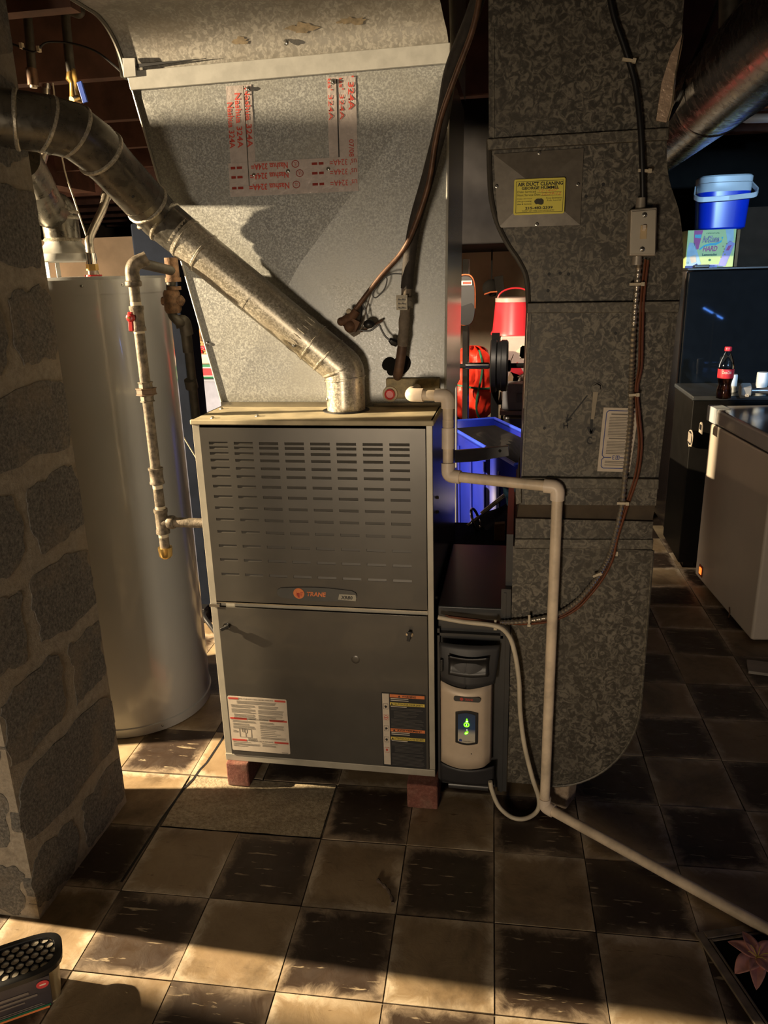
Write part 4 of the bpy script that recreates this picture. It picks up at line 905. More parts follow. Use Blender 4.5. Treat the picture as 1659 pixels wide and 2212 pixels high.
# ================================================================== refrigerant lines and the bundle on the plenum
ls = [(1050, -60, .02), (1018, 40, .03), (975, 150, .05), (955, 260, .07), (925, 380, .10), (897, 480, .13), (884, 560, .145), (876, 660, .15), (870, 740, .150), (863, 790, .15), (859, 812, .165)]
o = thing('suction_line', 'thick dark insulated refrigerant line bending down to the plenum', 'pipe', Y(863, 800, .15))
P = sm([Y(a, b_, c) for a, b_, c in ls], 8)
k0 = 54
obj('insulation', G().tube(P[:k0], .0155, 16), m_insul, o); obj('foam_sleeve', G().tube(P[k0-3:66], .0145, 16, rf=lambda i, n: .0140+.0012*math.sin(i*1.7)), m_foam, o)
obj('copper_end', G().tube(P[62:], .0128, 16).ball(P[-1], .0125, 12), plain('dull_copper', (.10, .055, .035), .6, .3, .3, 40), o)
bs = Y(878, 655, .135); obj('strap', G().box(-.024, .004, -.012, .004, -.016, .020, M.Translation(bs)).tube([bs+V((0, .012, .014)), bs+V((0, .012, -.012))], .0172, 14), m_spanL, o, label='perforated metal strap')
g = G()
for dx in (-.018, -.008): 
    for dz in (-.01, .0, .01): g.lathe([(.002, 0), (.0015, .001)], bs+V((dx, -.0122, dz)), 7, (0, -1, 0))
obj('strap_holes', g, m_ink, o)
lq = [(1042, -40, .0), (1022, 60, .01), (985, 160, .03), (955, 245, .05), (940, 310, .06), (925, 400, .08), (895, 490, .10), (868, 545, .115), (820, 600, .125), (768, 668, .14)]
o = obj('liquid_line', G().tube(sm([Y(a, b_, c) for a, b_, c in lq], 8), .0062, 12), m_copper); tag(o, 'thin brown copper line bowing down to the rusty valve on the plenum', 'pipe')
vk = thing('expansion_valve', 'rust-brown valve block with loose wires on the plenum face', 'valve', Y(758, 690, .15))
v0 = Y(760, 685, .14)
g = G(); g.tube([v0+V((.014, 0, .016)), v0, v0+V((-.026, -.01, -.012))], [.010, .014, .011], 10).ball(v0+V((-.026, -.01, -.010)), .011, 10).ball(v0+V((-.004, -.004, -.022)), .017, 10).box(-.014, .014, -.012, .012, -.014, .014, M.Translation(v0+V((.004, 0, -.018))) @ M.Rotation(.5, 4, 'Y')); obj('valve_body', g, plain('valve_rust', (.13, .065, .035), .7, .3, .4, 60), vk)
obj('white_nut', G().ball(v0+V((-.006, -.002, .014)), .008, 8), m_tie, vk)
obj('bulb', G().ball(Y(797, 700, .15), .0125, 12, (1.2, 1, .9)), m_black, vk)
obj('bracket', G().tube([Y(780, 716, .15), Y(826, 692, .17)], .003, 6), m_copper, vk); obj('rag', G().prism([Y(748, 716, .15), Y(782, 712, .15), Y(775, 722, .15), Y(764, 728, .15)], (0, .01, 0)), m_foam, vk)
for k, (L, m, rr) in enumerate((([(870, 592), (846, 592), (826, 604), (808, 628), (806, 640), (814, 642), (830, 625), (836, 605), (832, 596), (824, 597)], m_black, .0016), ([(802, 632), (792, 665), (784, 700), (778, 712), (760, 724)], m_foam, .0016), ([(782, 655), (790, 670), (794, 690)], m_black, .0020), ([(781, 655), (781, 680), (776, 700)], m_black, .0018), ([(776, 713), (800, 714), (818, 702), (824, 712), (832, 726), (842, 735)], m_black, .0024))):
    obj('wire', G().tube(sm([Y(a, b_, .150) for a, b_ in L], 6), rr, 6), m, vk)
obj('plug', G().tube([Y(842, 734, .150), Y(848, 738, .155), Y(858, 742, .16)], [.006, .010, .009], 8), m_black, vk)
# ================================================================== right side: fridge, small fridge, freezer
FX, FY, FZ = 1.655, 2.35, 1.428
fr = thing('refrigerator', 'tall glossy black refrigerator with a blue and white cooler stacked on top', 'refrigerator', (FX+.35, FY+.3, 0))
obj('body', G().box(FX, FX+.70, FY+.065, FY+.70, .04, FZ-.012), plain('fridge_side', (.045, .035, .032), .22, .2, .1), fr, bevel=.006)
obj('door', G().box(FX+.004, FX+.70, FY, FY+.058, .10, .52), m_fridge, fr, bevel=.008); obj('door', G().box(FX+.004, FX+.70, FY, FY+.058, .53, FZ-.016), m_fridge, fr, bevel=.008)
obj('top_plate', G().box(FX-.002, FX+.70, FY+.01, FY+.70, FZ-.012, FZ), m_black, fr, bevel=.003); obj('kick_plate', G().box(FX+.02, FX+.68, FY+.05, FY+.1, 0, .10), m_black, fr)
obj('hinge_cover', G().box(FX+.03, FX+.10, FY+.01, FY+.06, FZ, FZ+.014), m_black, fr, bevel=.003)
bxx = thing('drink_carton', 'lime green drink carton with can pictures, under the cooler on the fridge', 'carton', (1.75, 2.5, FZ))
e0, e1 = Y(1480, 571, 2.40), Y(1585, 567, 2.40); e0.z = e1.z = FZ; top = Y(1530, 496, 2.40).z; wA = (e1-e0).length; hA = top-FZ
ZM = M.Translation(e0) @ M.Rotation(.03, 4, 'Z')
obj('carton', G().box(0, wA, 0, .26, 0, hA, ZM), m_lime, bxx, bevel=.003)
def A_(name, pts, m, d=.0006): return obj(name, G().prism([ZM @ V((u*wA, -d, v*hA)) for u, v in pts], (0, .0004, 0)), m, bxx)
A_('can_picture', [(.02, .05), (.22, .0), (.33, .10), (.16, .66), (.05, .68), (.02, .5)], m_aqua); A_('can_picture', [(.13, .99), (.31, .99), (.25, .50), (.20, .48), (.14, .66)], m_mag); A_('can_picture', [(.68, .02), (.84, .02), (.99, .62), (.88, .70), (.82, .60)], m_lav); A_('can_picture', [(.77, .99), (.94, .99), (.96, .68), (.84, .64)], m_aqua)
A_('can_label', [(.08, .30), (.20, .36), (.23, .16), (.13, .12)], m_inkw, .0012); A_('can_label', [(.15, .88), (.29, .88), (.28, .78), (.15, .80)], m_cyanp, .0012); A_('can_label', [(.86, .56), (.93, .58), (.88, .44), (.82, .44)], m_mag, .0012)
A_('blue_corner', [(0, 0), (.30, 0), (.24, .12), (.16, .06), (0, .06)], m_inkb, .0014); A_('bottom_band', [(.33, 0), (.67, 0), (.68, .08), (.31, .08)], m_lav, .001)
A_('blue_ribbon', [(.26, .50), (.36, .60), (.48, .645), (.60, .65), (.72, .72), (.70, .80), (.74, .80), (.71, .66), (.60, .585), (.48, .585), (.36, .55), (.28, .465)], m_cyanp, .0012)
def AT(s, u0, u1, v0, v1, m, **k): text(bxx, s, u0*wA, u1*wA, v0*hA, v1*hA, -.0018, m, mx=ZM, **k)
AT('ORIGINAL', .38, .66, .89, .92, m_dkgreen); AT('AriZona', .31, .67, .66, .84, m_inkb, bold=.045); text(bxx, 'AriZona', .31*wA, .67*wA, .665*hA, .835*hA, -.0024, m_inkw, mx=ZM); AT('HARD', .34, .64, .43, .57, m_mag, shear=.25, bold=.02); AT('Lemonades', .34, .64, .31, .38, m_dkgreen, bold=.03); AT('PARTY PACK', .38, .62, .02, .06, m_inkb, shear=.2, bold=.02); AT('12', .03, .07, .12, .17, m_dkgreen)
obj('seal', G().lathe([(.0055, 0), (.005, .0006)], ZM @ V((.50*wA, -.001, .20*hA)), 16, (0, -1, 0)), m_dkgreen, bxx)
obj('checker_print', (lambda g: [g.box((.72+.05*(i % 2)+.02*(i % 3))*wA, (.75+.05*(i % 2)+.02*(i % 3))*wA, -.001, -.0005, (.25+.07*i)*hA, (.285+.07*i)*hA, ZM) for i in range(6)] and g)(G()), plain('olive_print', (.40, .38, .18), .6), bxx)
# cooler
ccx, ccy, cz0 = (Y(1558, 450, 2.50).x), 2.50, top
co = thing('drink_cooler', 'small blue cooler with a white lid and swing handle on top of the fridge stack', 'cooler', (ccx, ccy, cz0))
def sq(w, d, z, n=40, e=.55):
    out = []
    for k in range(n):
        t = 2*math.pi*k/n; c, s = math.cos(t), math.sin(t)
        out.append(V((ccx+w*abs(c)**e*(1 if c > 0 else -1), ccy+d*abs(s)**e*(1 if s > 0 else -1), z)))
    return out
zt = Y(1560, 378, 2.42).z; hh = zt-cz0
obj('body', G().rings([sq(.100, .085, cz0), sq(.112, .092, cz0+.008), sq(.122, .098, cz0+hh*.70)]), m_cool, co)
obj('collar', G().rings([sq(.122, .098, cz0+hh*.70), sq(.1225, .099, cz0+hh*.71), sq(.124, .100, cz0+hh*.86)]), m_coolw, co)
obj('lid', G().rings([sq(.123, .099, cz0+hh*.865), sq(.125, .101, cz0+hh*.87), sq(.126, .102, cz0+hh*.97), sq(.119, .095, cz0+hh), sq(.05, .04, cz0+hh*1.003)]), m_coolw, co)
hp = [V((ccx-.130, ccy+.01, cz0+hh*.80)), V((ccx-.150, ccy-.08, cz0+hh*.62)), V((ccx-.135, ccy-.125, cz0+hh*.55)), V((ccx, ccy-.135, cz0+hh*.56)), V((ccx+.125, ccy-.125, cz0+hh*.60)), V((ccx+.145, ccy-.07, cz0+hh*.70)), V((ccx+.132, ccy+.01, cz0+hh*.86))]
g = G(); Ps = fil(hp, .04, 6); R_ = []
for p in Ps: 
    o_ = V((p.x-ccx, p.y-ccy, 0)).normalized()*.004; R_.append([p-o_+V((0, 0, -.012)), p+o_+V((0, 0, -.012)), p+o_+V((0, 0, .012)), p-o_+V((0, 0, .012))])
g.rings(R_); obj('handle', g, m_coolw, co, bevel=.002)
o = obj('cardboard_box', G().box(1.71, 1.83, 2.74, 3.0, FZ, FZ+.17), m_card, None); tag(o, 'tan cardboard box behind the left side of the cooler', 'box')
o = obj('wall_board', G().box(1.98, 2.35, 2.78, 2.81, FZ, FZ+.30), plain('brown_board', (.045, .03, .02), .8, spec=.1), None); tag(o, 'brown board leaning behind the drink carton on the fridge', 'board'); obj('edge_strip', G().box(1.97, 1.985, 2.765, 2.815, FZ, FZ+.30), m_wood, o)
o = obj('duffel_bag', G().ball((2.28, 2.6, FZ+.13), .13, 16, (1.1, 1, 1)), m_matte, None); tag(o, 'black bag at the right edge on top of the refrigerator', 'bag')
# low black fridge with magnets
SX, SY, SZ = 1.637, 1.905, .86
sf = thing('small_fridge', 'low black refrigerator between the white freezer and the tall black one', 'refrigerator', (SX+.3, SY+.22, 0))
obj('body', G().box(SX, SX+.55, SY, SY+.42, .03, SZ-.022), plain('small_fridge_black', (.007, .0065, .006), .5, spec=.2), sf, bevel=.005); obj('top_plate', G().box(SX-.006, SX+.56, SY-.01, SY+.43, SZ-.022, SZ), plain('small_top', (.05, .055, .06), .25), sf, bevel=.006)
for q in (.03, .35): obj('foot', G().box(SX+.03, SX+.08, SY+q, SY+q+.05, 0, .03), m_black, sf)
m1, m2 = X(1492, 946, SX-.002), X(1515, 925, SX-.002)
g = G(); random.seed(8); g.prism([m1+V((0, .055*math.cos(t)*random.uniform(.85, 1.1), .042*math.sin(t)*random.uniform(.85, 1.1))) for t in [math.pi*2*i/14 for i in range(14)]], (-.003, 0, 0)); mg = obj('magnet', g, m_paper, sf, label='pale decorative magnet')
g = G(); g.prism([m1+V((-.0035, .044*math.cos(t), .033*math.sin(t))) for t in [math.pi*2*i/14 for i in range(14)]], (-.001, 0, 0)); obj('magnet_centre', g, m_ink, mg)
g = G(); [g.box(m1.x-.006, m1.x-.0045, m1.y-.03+.017*i, m1.y-.022+.017*i, m1.z-.02, m1.z+.024) for i in range(4)]; obj('magnet_relief', g, m_paper, mg)
g = G(); g.prism([m2+V((0, .030*math.cos(t), .028*math.sin(t) if t < math.pi else -.022)) for t in [math.pi*i/8 for i in range(9)]]+[m2+V((0, -.03, -.022)), m2+V((0, .03, -.022))], (-.003, 0, 0)); mg = obj('magnet', g, m_paper, sf); obj('magnet_centre', G().box(m2.x-.005, m2.x-.003, m2.y-.016, m2.y+.016, m2.z-.006, m2.z+.016), m_ink, mg)
# bottle
bp = Z(1562, 861, SZ); bp = V((bp.x, bp.y, SZ))
bt = thing('soda_bottle', 'half full cola bottle with a red cap and label on the low black fridge', 'bottle', bp)
prof = [(.020, 0), (.031, .004), (.033, .02), (.0315, .045), (.027, .062), (.0295, .078), (.033, .092), (.0335, .128), (.033, .145), (.029, .165), (.020, .190), (.0125, .206), (.0115, .216)]
obj('bottle', G().lathe(prof, bp, 28), m_glass, bt); obj('cola', G().lathe([(r*.985+.0003, h+.001) for r, h in prof[:7]]+[(.0333, .092), (.0334, .136), (.0, .1361)], bp, 28, caps=True), m_cola, bt)
obj('label_band', G().lathe([(.0342, .094), (.0344, .096), (.0344, .132), (.0342, .134)], bp, 28, caps=False), m_redlid, bt)
obj('cap', G().lathe([(.0145, .212), (.0150, .214), (.0150, .228), (.013, .231), (.002, .2312)], bp, 20), m_redlid, bt)
lw = text(bt, 'Coca-Cola', -.024, .016, .114, .128, -.0353, m_inkw, shear=.3, bold=.01, mx=M.Translation(bp)); 
for v in lw.data.vertices:
    q = v.co-bp; v.co = bp+V((.0347*math.sin(q.x/.0347), -.0347*math.cos(q.x/.0347), q.z))
# dumb-bell, white cup things
def onS(px, py): p = Z(px, py, SZ); return V((p.x, p.y, SZ))
dbp = onS(1608, 858)
db = thing('dumbbell', 'grey hex dumb-bell marked 45 beside the cola bottle', 'dumbbell', dbp)
for s in (0, .20): obj('hex_head', G().tube([dbp+V((s-.022, 0, .030)), dbp+V((s-.017, 0, .030)), dbp+V((s+.017, 0, .030)), dbp+V((s+.022, 0, .030))], [.029, .0345, .0345, .029], 6), plain('dumbbell_grey', (.30, .30, .29), .45), db)
obj('grip', G().tube([dbp+V((.02, 0, .030)), dbp+V((.07, 0, .030)), dbp+V((.10, 0, .030)), dbp+V((.13, 0, .030)), dbp+V((.18, 0, .030))], [.011, .013, .016, .013, .011], 14), plain('dumbbell_steel', (.30, .32, .36), .3, .8), db)
text(db, '45', -.010, .010, .006, .020, 0, m_inkw, mx=M.Translation(dbp+V((0, -.031, 0))), bold=.03)
for px, hgt, rr, lb in ((1588, .085, .019, 'slim white plastic container standing between the bottle and the dumb-bell'), (1652, .095, .026, 'white plastic cup standing behind the dumb-bell grip')):
    p = onS(px, 852); p.y += .06
    o = obj('white_container', G().lathe([(rr*.75, 0), (rr*.9, .004), (rr*.8, .02), (rr, .035), (rr, hgt-.004), (rr*.9, hgt)], p, 22), m_coolw); tag(o, lb, 'container', 'white containers on the low fridge')
# chest freezer
fo_, fb_ = V((1.762, 1.10, 0)), V((1.695, 1.80, 0)); ang = math.atan2(-(fb_-fo_).x, (fb_-fo_).y); FM = M.Translation(fo_) @ M.Rotation(ang, 4, 'Z'); FLn = (fb_-fo_).length; FHt = .83
cf = thing('chest_freezer', 'white chest freezer with a glossy lid and an orange pilot light, right edge', 'freezer', fo_+V((.4, .35, 0)))
obj('body', G().box(0, .85, 0, FLn, .012, FHt-.075, FM), m_freez, cf, bevel=.012); obj('lid', G().box(-.008, .86, -.008, FLn+.008, FHt-.068, FHt, FM), plain('freezer_lid', (.50, .47, .44), .16, 0, .05), cf, bevel=.012)
obj('seal_gap', G().box(.006, .84, .006, FLn-.006, FHt-.078, FHt-.066, FM), m_ink, cf)
obj('lid_hinge', G().box(-.014, .05, FLn-.10, FLn+.012, FHt-.066, FHt+.004, FM), m_coolw, cf, bevel=.004, label='white plastic hinge block')
fdir = (FM.to_3x3() @ V((-1, 0, 0)))
def onF(px, py, t=.001):
    # intersect the view ray with the freezer's left side
    d = at(px, py, 'x', 1.7)-CAM; n = fdir; s = (fo_-CAM).dot(n)/d.dot(n); return CAM+d*s+n*t
pl = onF(1515, 1233); obj('pilot_lamp', G().box(-.006, .0, -.014, .014, -.016, .016, M.Translation(pl) @ M.Rotation(ang, 4, 'Z')), m_orange, cf, bevel=.002)
obj('lamp_rim', G().box(-.003, .0, -.022, .022, -.026, .026, M.Translation(pl) @ M.Rotation(ang, 4, 'Z')), plain('rim_red', (.25, .05, .02), .5), cf)
q = onF(1576, 1326, .004); obj('drain_hook', G().tube([q+V((0, .0, .03)), q+V((0, -.012, .01)), q+V((0, -.008, -.012)), q+V((0, .004, -.016))], .003, 6), m_copper, cf)
for q in (.03, FLn-.08): obj('foot', G().box(.03, .08, q, q+.05, 0, .012, FM), m_black, cf)
a = Z(1614, 1440, 0); o = obj('wooden_lath', G().prism([Z(1613, 1424, .012), Z(1700, 1434, .012), Z(1700, 1460, .012), Z(1617, 1449, .012)], (0, 0, -.012)), plain('lath_white', (.42, .38, .32), .6), None, bevel=.002); tag(o, 'short white painted lath lying on the dark tiles near the freezer', 'lath')
# overhead at the right
o = obj('round_duct', G().tube([V((1.40, -.2, 1.935)), V((1.395, 1.2, 1.935)), V((1.39, 3.3, 1.935))], .118, 40), m_duct); tag(o, 'large round metal duct running under the joists at the right', 'duct'); 
for y in (.9, 2.2): obj('duct_joint', G().tube([V((1.396, y-.012, 1.935)), V((1.396, y, 1.935)), V((1.396, y+.012, 1.935))], [.118, .1215, .118], 40), m_duct, o)
o = obj('conduit', G().tube([Y(1600, 260, 1.9), Y(1612, 256, 1.9), Y(1800, 252, 1.9)], [.006, .018, .018], 14), m_coolw); tag(o, 'pale pipe end poking in at the right edge below the round duct', 'pipe')
for k, (L, lb) in enumerate((([(1560, -20), (1530, 60), (1500, 130), (1470, 210), (1440, 262)], 'dark cable crossing the round duct'),)):
    o = obj('overhead_cable', G().tube(sm([Y(a, b_, .75) for a, b_ in L], 6), .007, 8), m_black); tag(o, lb, 'cable')
o = obj('drain_stub', G().tube([Y(1578, -40, .55), Y(1577, 148, .55)], .028, 18), m_ironD); tag(o, 'dark pipe stub hanging in front of the round duct', 'pipe')
o = obj('drain_stub', G().tube([Y(1648, -60, .52), Y(1648, 132, .52)], .030, 18), m_ironD); tag(o, 'dark pipe stub hanging at the right edge near the ceiling', 'pipe')
# ================================================================== exercise corner seen between furnace and return duct
ub = thing('exercise_tower', 'black exercise stand with an orange-piped pad, between furnace and return duct', 'exercise stand', (.55, 2.25, 0))
pc = Y(1005, 648, 2.2)
obj('upright', G().box(pc.x-.016, pc.x+.010, 2.24, 2.28, 0, Y(1005, 560, 2.25).z), m_matte, ub); obj('chrome_strip', G().box(pc.x+.012, pc.x+.020, 2.235, 2.25, .6, Y(1005, 560, 2.25).z), m_chrome, ub)
obj('foot_bar', G().box(pc.x-.2, pc.x+.35, 2.23, 2.29, 0, .05), m_matte, ub)
hw, hh_ = .050, (Y(1005, 593, 2.2).z-Y(1005, 702, 2.2).z)/2
out = [V((pc.x+hw*abs(math.cos(t))**.7*(1 if math.cos(t) > 0 else -1), 2.2, pc.z+hh_*abs(math.sin(t))**.6*(1 if math.sin(t) > 0 else -1))) for t in [2*math.pi*k/40 for k in range(40)]]
obj('pad', G().rings([[pc+(p-pc)*.93+V((0, -.012, 0)) for p in out], [p for p in out], [p+V((0, .035, 0)) for p in out]]), plain('pad_charcoal', (.022, .022, .023), .5), ub)
obj('pad_lower', G().rings([[pc+(p-pc)*1.0+V((0, -.016, 0)) for p in out if p.z < pc.z-.015]+[V((pc.x+.03, 2.184, pc.z-.015))], [p+V((0, .002, 0)) for p in out if p.z < pc.z-.015]+[V((pc.x+.03, 2.2, pc.z-.015))]]), m_black, ub)
obj('orange_piping', G().tube([p+V((0, -.004, 0)) for p in out], .0032, 6, closed=True), plain('piping_orange', (.55, .14, .05), .5), ub)
card(ub, 'pad_label', pc.x-.034, pc.x+.034, pc.z+hh_*.58, pc.z+hh_*.76, 2.181, m_inkw); card(ub, 'pad_label_print', pc.x-.012, pc.x+.03, pc.z+hh_*.62, pc.z+hh_*.72, 2.180, m_inkr)
o = obj('steel_upright', G().prism([Y(976, 728, 1.25), Y(986, 728, 1.25), Y(986, 1010, 1.25), Y(978, 1010, 1.25)], (0, .05, 0)).box(Y(981, 800, 1.25).x-.012, Y(981, 800, 1.25).x+.008, 1.255, 1.295, 0, .6), m_grey, None); tag(o, 'grey square post behind the white pipe elbows', 'post')
bb = thing('barbell', 'black weight plates on a steel bar, beyond the gap beside the return duct', 'barbell', Y(1085, 790, 2.15))
c = Y(1085, 790, 2.15); zb_ = c.z
obj('bar', G().cyl((Y(975, 792, 2.15).x, 2.15, zb_), (c.x+.35, 2.15, zb_), .0125), m_matte, bb); obj('sleeve', G().cyl((Y(1006, 790, 2.15).x, 2.15, zb_), (Y(1056, 790, 2.15).x, 2.15, zb_), .017), m_chrome, bb)
for px, r_, t_ in ((1067, .135, .018), (1078, .125, .016), (1089, .13, .020)): x = Y(px, 790, 2.15).x; obj('weight_plate', G().lathe([(r_-.01, -t_), (r_, -t_*.6), (r_, t_*.6), (r_-.01, t_)], (x, 2.15, zb_), 32, (1, 0, 0)), m_black, bb)
x = Y(1099, 790, 2.15).x; obj('collar', G().lathe([(.022, -.012), (.03, -.006), (.03, .006), (.022, .012)], (x, 2.15, zb_), 12, (1, 0, 0)), m_black, bb)
for dx in (-.60, .40): obj('rack_post', G().box(c.x+dx, c.x+dx+.04, 2.17, 2.21, 0, zb_-.012), m_matte, bb)
obj('rack_post', G().box(Y(1064, 800, 2.2).x-.006, Y(1064, 800, 2.2).x+.034, 2.175, 2.215, 0, zb_+.16), m_matte, bb)
# red bag with green straps
rb = thing('red_bag', 'bulging red nylon bag tied with green straps behind the barbell', 'bag', Y(1025, 900, 2.45))
rc = Y(1022, 830, 2.45); rz = (Y(1022, 752, 2.45).z-Y(1022, 912, 2.45).z)/2
def bagp(u, v):
    t, f = 2*math.pi*u, math.pi*(v-.5); k = 1+.06*math.sin(7*t+5*f)+.045*math.sin(11*f+3*t)+.03*math.sin(17*t-9*f)-.10*math.exp(-((f-.0)/.12)**2)
    return V((rc.x+.125*k*math.cos(f)**.7*math.cos(t), 2.45+.13*k*math.cos(f)**.7*math.sin(t), rc.z+rz*math.sin(f)*(1+.03*math.sin(9*t))))
obj('bag_cloth', G().grid(bagp, 48, 32), m_bag, rb)
g = G(); g.tube([V((rc.x+.128*math.cos(t), 2.45+.134*math.sin(t), rc.z+.01*math.sin(2*t))) for t in [2*math.pi*i/30 for i in range(30)]], .006, 6, closed=True); g.tube([V((rc.x+.04+.015*math.sin(f*3), 2.45-.136*math.cos(f)-.006, rc.z+rz*1.0*math.sin(f))) for f in [-1.3+.13*i for i in range(20)]], .006, 6); obj('strap', g, m_green, rb)
o = obj('bag_stand', G().box(rc.x-.14, rc.x+.14, 2.32, 2.6, 0, rc.z-rz-.004), m_matte); tag(o, 'dark crate carrying the red bag', 'crate')
# red lidded bucket on a clear box, grey case below
bz0, bz1 = Y(1095, 722, 2.75).z, Y(1095, 644, 2.75).z; bxc = Y(1112, 690, 2.75).x; bw = Y(1112, 690, 2.75).x-Y(1066, 690, 2.75).x
rbk = thing('red_bucket', 'red plastic bucket with a pale rim and red handle behind the return duct edge', 'bucket', (bxc, 2.75, bz0))
obj('bucket', G().lathe([(bw*1.12, 0), (bw*1.12, .008), (bw*1.04, .025), (bw*.92, bz1-bz0-.02), (bw*.90, bz1-bz0-.016)], (bxc, 2.75, bz0), 32), m_redlid, rbk)
obj('rim', G().lathe([(bw*.93, bz1-bz0-.02), (bw*.93, bz1-bz0+.002), (bw*.80, bz1-bz0+.006)], (bxc, 2.75, bz0), 32), m_clear, rbk)
obj('handle', G().tube([V((bxc+bw*.8*math.cos(t), 2.72, bz1+.055*math.sin(t))) for t in [math.pi*k/14 for k in range(15)]], .005, 8), m_redlid, rbk)
def tote(nm, lb, cat, x0, x1, y0, y1, z0, z1, m, ml_, lid=.03, group=None):
    t = thing(nm, lb, cat, ((x0+x1)/2, (y0+y1)/2, z0), group); ins = .012
    g = G(); bt_ = [V((x0+ins, y0+ins, z0)), V((x1-ins, y0+ins, z0)), V((x1-ins, y1-ins, z0)), V((x0+ins, y1-ins, z0))]; tp_ = [V((x0, y0, z1-lid)), V((x1, y0, z1-lid)), V((x1, y1, z1-lid)), V((x0, y1, z1-lid))]
    v = [g.b.verts.new(p) for p in bt_+tp_]
    for f in ((0, 1, 2, 3), (4, 5, 6, 7), (0, 1, 5, 4), (1, 2, 6, 5), (2, 3, 7, 6), (3, 0, 4, 7)): g.b.faces.new([v[i] for i in f])
    obj('tub', g, m, t, bevel=.01)
    if ml_: obj('lid', G().box(x0-.012, x1+.012, y0-.012, y1+.012, z1-lid, z1), ml_, t, bevel=.008)
    return t
cz0_, cz1_ = Y(1100, 860, 2.75).z, bz0
x0, x1 = Y(1080, 800, 2.6).x, Y(1080, 800, 2.6).x+.36
tt = tote('clear_box', 'cloudy clear box stuffed with papers under the red bucket', 'storage box', x0, x1, 2.6, 2.95, cz0_, cz1_, m_clear, None, 0)
random.seed(2); 
for k in range(6): x = x0+.02+random.random()*.12; z = cz0_+.02+random.random()*(cz1_-cz0_-.1); obj('paper_item', G().box(-.03, .03, 0, .004, -.03, .04, M.Translation((x, 2.596, z)) @ M.Rotation(random.uniform(-.8, .8), 4, 'Y')), [m_paper, m_pinkb, m_inkw, m_redlid, m_card, m_inkw][k], tt)
gz0, gz1 = Y(1100, 892, 2.5).z, Y(1100, 828, 2.5).z; gx0 = Y(1080, 860, 2.5).x
gc = thing('tool_case', 'grey plastic case with a latch in front of the clear box', 'case', (gx0+.13, 2.55, gz0)); obj('case', G().box(gx0+.012, gx0+.27, 2.5, 2.6, gz0+.012, gz1), m_grey, gc, bevel=.014); obj('latch', G().box(gx0+.09, gx0+.13, 2.49, 2.5, gz0+.06, gz0+.11), plain('latch_grey', (.22, .22, .22), .4), gc, bevel=.003); obj('pink_base', G().box(gx0, gx0+.27, 2.495, 2.6, gz0-.014, gz0+.012), m_pinkb, gc, bevel=.004)
o = obj('toaster', G().box(gx0+.02, gx0+.30, 2.48, 2.62, gz0-.10, gz0-.014), m_sheet, None, bevel=.02); tag(o, 'silver and black appliance under the grey case', 'appliance'); obj('black_base', G().box(gx0+.015, gx0+.305, 2.475, 2.625, gz0-.125, gz0-.085), m_black, o, bevel=.01)
o = obj('shelf_unit', G().box(gx0-.01, gx0+.42, 2.46, 3.0, gz0-.15, gz0-.125).box(gx0, gx0+.42, 2.9, 3.0, 0, gz0-.15).box(gx0+.38, gx0+.42, 2.46, 3.0, 0, cz0_).box(gx0-.01, gx0+.42, 2.585, 3.0, cz0_-.012, cz0_).box(gx0+.0, gx0+.42, 2.88, 3.0, gz0-.13, cz0_), m_matte); tag(o, 'dark shelf stand carrying the appliance and the clear box', 'shelf')
o = obj('hanging_pad', G().ball(Y(1062, 622, 2.85), .055, 14, (1, .8, .9)).box(-.02, .03, -.02, .02, -.05, .06, M.Translation(Y(1078, 620, 2.82)) @ M.Rotation(-.15, 4, 'Y')), m_matte); tag(o, 'black pad on a strap hanging behind the exercise stand', 'pad'); obj('orange_edge', G().tube([Y(1046, 636, 2.8), Y(1060, 631, 2.8), Y(1074, 630, 2.8)], .004, 6), plain('edge_orange', (.5, .13, .05), .5), o)
obj('hanger', G().box(Y(1062, 600, 2.85).x-.004, Y(1062, 600, 2.85).x+.004, 2.84, 2.86, Y(1062, 610, 2.85).z, 2.06), m_matte, o)
# blue tote, steel bracket, chrome dumb-bell and the odds and ends on the dark crate
p0, p1 = Y(955, 912, 1.75), Y(1113, 1004, 1.22); p1.z = p0.z = (p0.z+p1.z)/2; p0 = at(955, 912, 'z', p1.z); p1 = at(1113, 1004, 'z', p1.z)
u_ = (p1-p0).normalized(); n_ = V((-u_.y, u_.x, 0))
if n_.y < 0: n_ = -n_
bt_ = thing('blue_tote', 'deep blue plastic bin standing behind the furnace', 'storage bin', p1.lerp(p0, .5)+n_*.15-V((0, 0, p1.z)))
dn = V((0, 0, -p1.z)); ww = .28
g = G()
for a, b_, m_in in ((p0, p1, 1), (p1, p1+n_*ww, 1), (p1+n_*ww, p0+n_*ww, 1), (p0+n_*ww, p0, 1)):
    cc = (p0+p1+n_*ww)/2
    a2, b2 = a.lerp(cc, .06)+dn, b_.lerp(cc, .06)+dn; a2.z = b2.z = .0; g.face([a, b_, b2, a2])
obj('bin_walls', g, m_bluet, bt_, solid=.005)
obj('rim', G().tube([p0, p1, p1+n_*ww, p0+n_*ww], .008, 8, closed=True), plain('blue_rim', (.03, .07, .62), .4), bt_)
ci = [q+(((p0+p1+n_*ww)/2+V((0, 0, 0)))-q)*.05+V((0, 0, -.03)) for q in (p0, p1, p1+n_*ww, p0+n_*ww)]
obj('bin_contents', G().grid(lambda u, v: ci[0].lerp(ci[1], u).lerp(ci[3].lerp(ci[2], u), v)+V((0, 0, .03*math.sin(3.1*u)*math.sin(3.1*v)*math.sin(u*17+v*9))), 20, 10), m_matte, bt_, label='black bundle filling the bin')
g = G()
for t in (.12, .30, .48, .66, .84): q = p0.lerp(p1, t)-n_*.006; g.tube([q+V((0, 0, -.06)), q+dn*.9+n_*.008], .008, 6)
